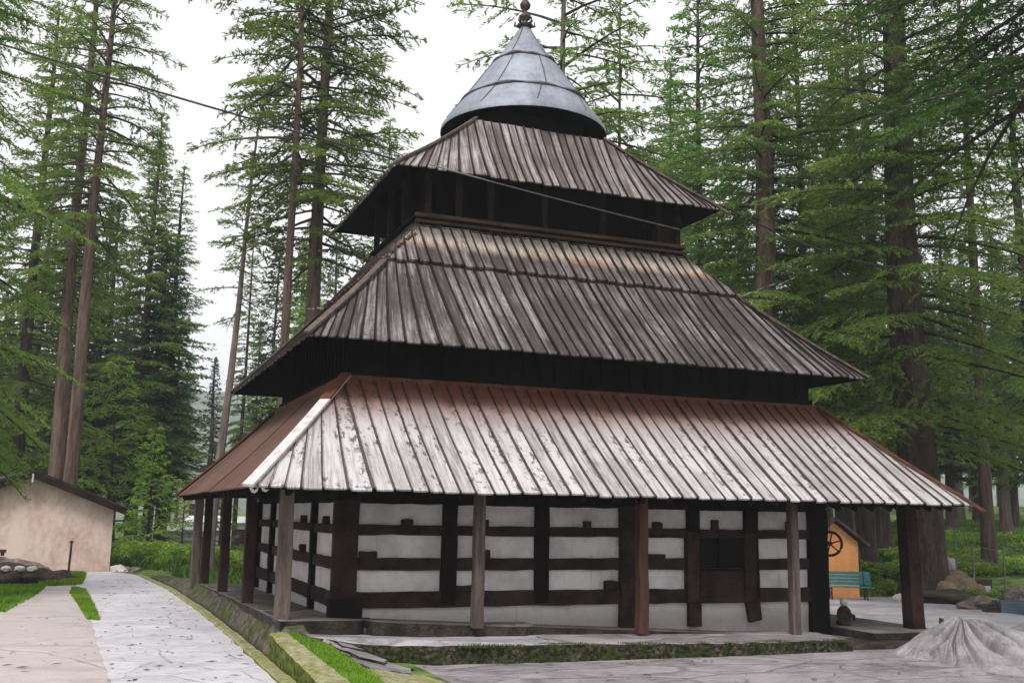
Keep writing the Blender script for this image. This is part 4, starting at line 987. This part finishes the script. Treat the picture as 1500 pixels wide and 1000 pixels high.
for sg in (1, -1):
    xe = hw/2+.42; rr = random.Random(3)
    for k in range(7):
        a0, a1 = xe*k/7, xe*(k+1)/7+.06
        z0 = ha+.10-sl*a0+.015*(k % 2); z1 = ha+.10-sl*a1
        n = 9
        for j in range(n):
            y0 = -.45+(hl+.9)*j/n; y1 = -.45+(hl+.9)*(j+1)/n-.01; jj = rr.uniform(-.02,.02)
            P = [(-hw/2+sg*a0, y0, z0+jj), (-hw/2+sg*(a1+jj), y0, z1+jj), (-hw/2+sg*(a1+jj), y1, z1+jj), (-hw/2+sg*a0, y1, z0+jj)]
            Q = [(p[0], p[1], p[2]+.045) for p in P]
            rf.face(Q); rf.face(P[::-1])
            for i in range(4): rf.face([P[i], P[(i+1) % 4], Q[(i+1) % 4], Q[i]])
rfo = rf.build('roof', 'slate', H_)
mb = MB()
for sg in (1, -1): mb.bar((-hw/2, -.40, ha+.02), (-hw/2+sg*(hw/2+.38), -.40, ha+.0-sl*(hw/2+.38)), .07, .30)
mb.build('verge_board', 'wood_dark', H_)
MB().box(-hw/2-.03, -hw/2+.03, -.46, -.38, ha-.30, ha+.02).build('gable_finial', 'hip_white', H_)
mb = MB()
for y_ in np.linspace(-.3, hl+.3, 3):
    mb.box(-hw-.3, .25, y_-.05, y_+.05, hh-.02, hh+.06)
# rusty stake
x, y = -10.75, 14.2
mb = MB(); mb.tube([(0,0,-.2),(.01,0,.5),(.03,.0,1.28)], [.045,.045,.04], 6)
mb.box(-.05,.09,-.02,.02,1.2,1.24); o = mb.build('iron_stake', 'iron'); o.location = (x, y, gz(x, y)); tag(o, 'rusty iron stake standing in the weeds in front of the hut', 'stake')
mb = MB().box(-.5,.25,-.2,.2,0,.10).box(-.45,-.35,-.15,.15,-.1,0).box(.1,.2,-.15,.15,-.1,0); o = mb.build('wooden_box', 'wood_red', bevel=.01); x, y = -13.0, 14.4; o.location = (x, y, .84); tag(o, 'short reddish brown plank on the stones at the left edge', 'plank')
# far buildings down the path
def far_house(px, dist, w, d, h, wall, label, z=-.6, roof='slate', gable=.8):
    x, y = base_at(px, dist); e = empty('house', (x, y, z), -YAW*.6); tag(e, label, 'house')
    MB().box(-w/2, w/2, 0, d, 0, h).build('wall', wall, e)
    mb = MB(); ov = .3
    A = [(-w/2-ov,-ov,h+.01),(w/2+ov,-ov,h+.01),(w/2+ov,d+ov,h+.01),(-w/2-ov,d+ov,h+.01)]; r0 = (-w/2-ov, d/2, h+gable); r1 = (w/2+ov, d/2, h+gable)
    mb.face([A[0], A[1], r1, r0]); mb.face([A[2], A[3], r0, r1]); mb.face([A[1], A[2], r1]); mb.face([A[3], A[0], r0]); mb.face(A[::-1])
    mb.build('roof', roof, e)
    for k in range(max(1, int(w/2))):
        cx = -w/2+w*(k+.5)/max(1, int(w/2)); f_ = MB().box(cx-.4, cx+.4, -.03, .02, h*.4, h*.78).build('window', 'wood_dark', e)
        MB().box(cx-.32, cx+.32, -.045, -.031, h*.44, h*.74).build('pane', 'glass_dark', f_)
    MB().box(w/2-1.3, w/2-.5, -.04, .01, 0, min(2.0, h*.8)).build('door', 'wood_dark', e)
far_house(262, 74, 4.6, 5, 1.9, 'white', 'low whitewashed house seen between the trunks beyond the path', -1.0, 'white', .5)
far_house(277, 92, 2.6, 5, 4.3, 'cream', 'taller cream coloured house behind the low white house', -.5, 'white', .5)
far_house(318, 84, 5.0, 5, 2.4, 'white', 'whitewashed house partly hidden behind the verandah posts', -1.0, 'white', .5)
# orange shrine kiosk
x, y = base_at(1222, 38.2); K = empty('shrine_kiosk', (x, y, -.3), -YAW*.9); tag(K, 'small orange painted kiosk with a dark gabled roof behind the teal bench', 'kiosk')
w = .84; mb = MB(); mb.face([(-w,0,0),(w,0,0),(w,0,1.95),(0,0,2.62),(-w,0,1.95)]); mb.face([(w,0,0),(w,1.8,0),(w,1.8,1.95),(w,0,1.95)]); mb.face([(-w,1.8,0),(-w,0,0),(-w,0,1.95),(-w,1.8,1.95)]); mb.face([(w,1.8,0),(-w,1.8,0),(-w,1.8,1.95),(0,1.8,2.62),(w,1.8,1.95)])
mb.build('wall', 'orange', K)
mb = MB()
for sg in (1, -1): mb.bar((0, -.25, 2.72), (sg*1.2, -.25, 1.76), .02, .02); mb.face([(0,-.3,2.70),(sg*1.15,-.3,1.80),(sg*1.15,2.1,1.80),(0,2.1,2.70)]); mb.face([(0,-.3,2.82),(sg*1.2,-.3,1.88),(sg*1.2,2.1,1.88),(0,2.1,2.82)]); mb.face([(0,-.3,2.70),(sg*1.15,-.3,1.80),(sg*1.2,-.3,1.88),(0,-.3,2.82)])
mb.build('roof', 'slate', K)
# teal bench
x, y = base_at(1240, 37.2); Bn = empty('park_bench', (x, y, gz(x, y)), -YAW-.05); tag(Bn, 'teal painted park bench in front of the orange kiosk', 'bench')
mb = MB()
for k in range(4): mb.box(-.85, .85, -.2+k*.11, -.11+k*.11, .42, .455)
mb.build('seat', 'teal', Bn, bevel=.006)
mb = MB()
for k in range(4): mb.box(-.85, .85, .26+k*.025, .285+k*.025, .50+k*.115, .60+k*.115)
mb.build('backrest', 'teal', Bn, bevel=.006)
for sx in (-.6, .6):
    mb = MB(); mb.tube([(sx,-.18,0),(sx,-.12,.25),(sx,-.16,.42)], .03, 6); mb.tube([(sx,.22,0),(sx,.14,.22),(sx,.22,.42),(sx,.36,.92)], .03, 6); mb.tube([(sx,-.16,.40),(sx,.24,.40)], .03, 6); mb.tube([(sx,-.12,.25),(sx,.14,.22)], .02, 6)
    mb.build('leg', 'iron', Bn, True)
# spoked wheel hanging in the verandah, idol on the platform
W_ = empty('spoked_wheel', (5.83, -5.05, 1.86), -.85); tag(W_, 'dark round spoked wheel hanging beside the right wall pillar', 'wheel')
mb = MB(); mb.tube([(.27*math.cos(t), 0, .27*math.sin(t)) for t in np.linspace(0, 2*math.pi, 33)], .032, 8, False); mb.build('rim', 'iron', W_, True)
for k in range(6):
    t = k*math.pi/3+.3; MB().tube([(.04*math.cos(t),0,.04*math.sin(t)),(.26*math.cos(t),0,.26*math.sin(t))], .018, 6).build('spoke', 'iron', W_)
MB().tube([(0,-.05,0),(0,.05,0)], .055, 10).build('hub', 'iron', W_)
MB().tube([(0,0,.28),(0,0,.95)], .008, 4).build('hanging_wire', 'iron', W_)
I_ = empty('small_idol', (6.05, -5.2, .03)); tag(I_, 'small dark stone idol with a pale head on the right verandah floor', 'idol')
mb = MB().lathe([(.0,0),(.17,.0),(.19,.06),(.14,.12),(.17,.22),(.15,.34),(.08,.42),(.0,.44)], 14); mb.build('body', 'boulder_dark', I_, True)
mb = MB().lathe([(0,.42),(.07,.44),(.09,.51),(.07,.58),(0,.60)], 12); mb.build('head', 'pebble', I_, True)
MB().tube([(-.05,-.1,.3),(.12,-.2,.2),(.2,-.1,.12)], [.05,.045,.03], 6).build('arm', 'boulder_dark', I_, True)
# standing stone, floodlight, trough, fence
x, y = base_at(1391, 44); e = rock('standing_stone', x, y, .62, .55, .4, 1.05, 'statue', 41, 'pale upright weathered stone on the green slope', 'standing stone')
x, y = base_at(1436, 38.5); Lm = empty('floodlight', (x, y, gz(x, y)), -YAW+.25); tag(Lm, 'dark boxy floodlight with a pale front among the shrubs', 'floodlight')
MB().box(-.34,.34,-.12,.22,.22,.72).build('housing', 'iron', Lm, bevel=.02); MB().box(-.24,.24,-.14,-.121,.28,.50).build('front_glass', 'screen', Lm)
for sx in (-.28,.28): MB().tube([(sx,.05,0),(sx,.05,.3)], .03, 6).build('leg', 'iron', Lm)
x, y = base_at(1500, 32.8); Tr = empty('water_trough', (x, y, gz(x, y)), -YAW-.15); tag(Tr, 'blue grey trough at the right edge beside the paving', 'trough')
mb = MB(); mb.box(-.75,1.3,0,.06,0,.34); mb.box(-.75,1.3,.84,.9,0,.34); mb.box(-.75,-.69,.06,.84,0,.34); mb.box(1.24,1.3,.06,.84,0,.34); mb.build('basin', 'bluetank', Tr, bevel=.01)
MB().box(-.69,1.24,.06,.84,.0,.26).build('water', 'glass_dark', Tr)
Fn = empty('wire_fence'); tag(Fn, 'thin two wire fence with slim posts crossing the slope at the right', 'fence')
pp = [base_at(1400, 42), base_at(1425, 41.5), base_at(1470, 40.5), base_at(1530, 40)]
tops = [(p[0], p[1], gz(*p)+h_) for p, h_ in zip(pp, (1.9,1.75,1.65,1.5))]
for p, t_ in zip(pp, tops): MB().tube([(p[0], p[1], gz(*p)-.2), t_], .035, 6).build('post', 'cable_grey', Fn)
for k in (0.05, .62): 
    mb = MB()
    for a, b_ in zip(tops[:-1], tops[1:]): mb.tube(sagline(Vector(a)-Vector((0,0,k)), Vector(b_)-Vector((0,0,k)), .06, 8), .014, 5)
    mb.build('wire', 'cable_grey', Fn)
x, y = base_at(1258, 42); o = MB().tube([(-.35,0,3.6),(-.2,0,2.4),(0,0,1.2),(.06,0,-.1)], [.03,.045,.05,.05], 6).build('bare_pole', 'bark_pale'); o.location = (x, y, gz(x, y)); tag(o, 'slim pale leaning pole right of the orange kiosk', 'pole')

# fallen leaves and twigs on the path
rs = np.random.RandomState(9); n = 170; X = rs.uniform(-9.9, -7.7, n); Y = rs.uniform(-13, 14, n)
X2 = rs.uniform(-13, -10, 60); Y2 = rs.uniform(-13, 1, 60); X3 = rs.uniform(-5, 9, 140); Y3 = rs.uniform(-13, -7.9, 140); X = np.r_[X, X2, X3]; Y = np.r_[Y, Y2, Y3]; n = len(X)
a = rs.rand(n)*3.14; L = .015+.13*rs.rand(n)**2.5; D = np.stack([np.cos(a), np.sin(a), 0*a], -1)*L[:, None]; Wd = np.stack([-np.sin(a), np.cos(a), 0*a], -1)*(.01+.02*rs.rand(n))[:, None]
B = np.stack([X, Y, ground(X, Y)+.026], -1); up = np.array([0,0,.012])
V = np.stack([B-D, B+Wd+up, B+D, B-Wd], 1).reshape(-1, 3); c = np.tile([.06,.04,.03,1.], (n, 1)); c[::4, :3] = (.16,.12,.06)
o = npmesh('leaf_litter', V, np.arange(n*4).reshape(-1, 4), 'grassm', c); tag(o, 'scattered dry leaves and needles on path and paving', 'leaf litter', kind='stuff')

# ------------------------------------------------------------------ far hills
M['hillm'] = simple('distant_hillside', (.03,.055,.03), (.12,.17,.09), .012, (1,1,1), .95, .1)
xs = np.linspace(-1100, 900, 90); ys = np.linspace(320, 1150, 34); X, Y = np.meshgrid(xs, ys)
rid = 62+26*np.sin(X*.006+1)+14*np.sin(X*.017)+6*np.sin(X*.05)
Z = -3+rid*sst(Y, 330, 980)*(1+.12*np.sin(X*.03+Y*.02)) + 4*np.sin(X*.08)*np.sin(Y*.05)
V = np.stack([X, Y, Z], -1).reshape(-1, 3); nx = len(xs); ii = (np.arange(len(ys)-1)[:, None]*nx+np.arange(nx-1)[None, :]).ravel()
o = npmesh('hills', V, np.stack([ii, ii+1, ii+nx+1, ii+nx], -1), 'hillm'); tag(o, kind='structure'); o.data.polygons.foreach_set('use_smooth', [True]*len(o.data.polygons))

# haze: thin even mountain air round everything
HAZE = .0006
if HAZE:
    hm, nt = newmat('haze_air'); b = NB(nt)
    pv = b.n('ShaderNodeVolumePrincipled', {'Color': (.86,.92,1.0,1), 'Density': HAZE, 'Anisotropy': 0.0}); oo = b.n('ShaderNodeOutputMaterial'); nt.links.new(pv.outputs[0], oo.inputs['Volume'])
    M['haze'] = hm; o = MB().box(-1400, 1300, -400, 1500, -9, 130).build('haze', 'haze', merge=True); tag(o, 'thin pale mountain air', 'haze', kind='stuff')

# ------------------------------------------------------------------ sky, sun, camera
EL, AZ = 56, 215     # azimuth clockwise from +Y
w = bpy.data.worlds.new('World'); SC.world = w; w.use_nodes = True; nt = w.node_tree; nt.nodes.clear(); b = NB(nt)
sky = b.n('ShaderNodeTexSky', sky_type='NISHITA'); sky.sun_disc = False; sky.sun_elevation = R_(EL); sky.sun_rotation = R_(AZ); sky.air_density = 1.2; sky.dust_density = 4.0; sky.ozone_density = 1.0
tc = b.n('ShaderNodeTexCoord').outputs['Generated']
hs = b.n('ShaderNodeHueSaturation', {'Saturation': .12, 'Value': .42, 'Color': sky.outputs[0]}).outputs[0]
cl = b.noise(b.scale(tc, (1,1,2.2)), 1.7, 6, .55, .5)
cloud = b.mix(b.step(cl, .3, .7), (5.5,5.42,5.62), (7.0,6.9,7.0))
col = b.mix(.8, hs, cloud)
bg = b.n('ShaderNodeBackground', {'Color': col, 'Strength': .10}); wo = b.n('ShaderNodeOutputWorld'); nt.links.new(bg.outputs[0], wo.inputs[0])
sd = bpy.data.lights.new('sun', 'SUN'); sd.energy = 1.5; sd.angle = R_(16); sd.color = (1.0,.965,.92)
so = bpy.data.objects.new('sun', sd); COL.objects.link(so)
dv = Vector((math.sin(R_(AZ))*math.cos(R_(EL)), math.cos(R_(AZ))*math.cos(R_(EL)), math.sin(R_(EL)))); so.rotation_euler = dv.to_track_quat('Z', 'Y').to_euler()
cd = bpy.data.cameras.new('camera'); co = bpy.data.objects.new('camera', cd); COL.objects.link(co); SC.camera = co
cd.sensor_fit = 'HORIZONTAL'; cd.sensor_width = 36; cd.lens = 36*F/1.5; cd.clip_start = .1; cd.clip_end = 5000
m = Matrix((RT, UP, -FW)).transposed().to_4x4(); m.translation = CAM; co.matrix_world = m
SC.view_settings.view_transform = 'Standard'; SC.view_settings.look = 'None'; SC.view_settings.exposure = 1.08; SC.view_settings.gamma = 1.0; SC.view_settings.use_curve_mapping = False
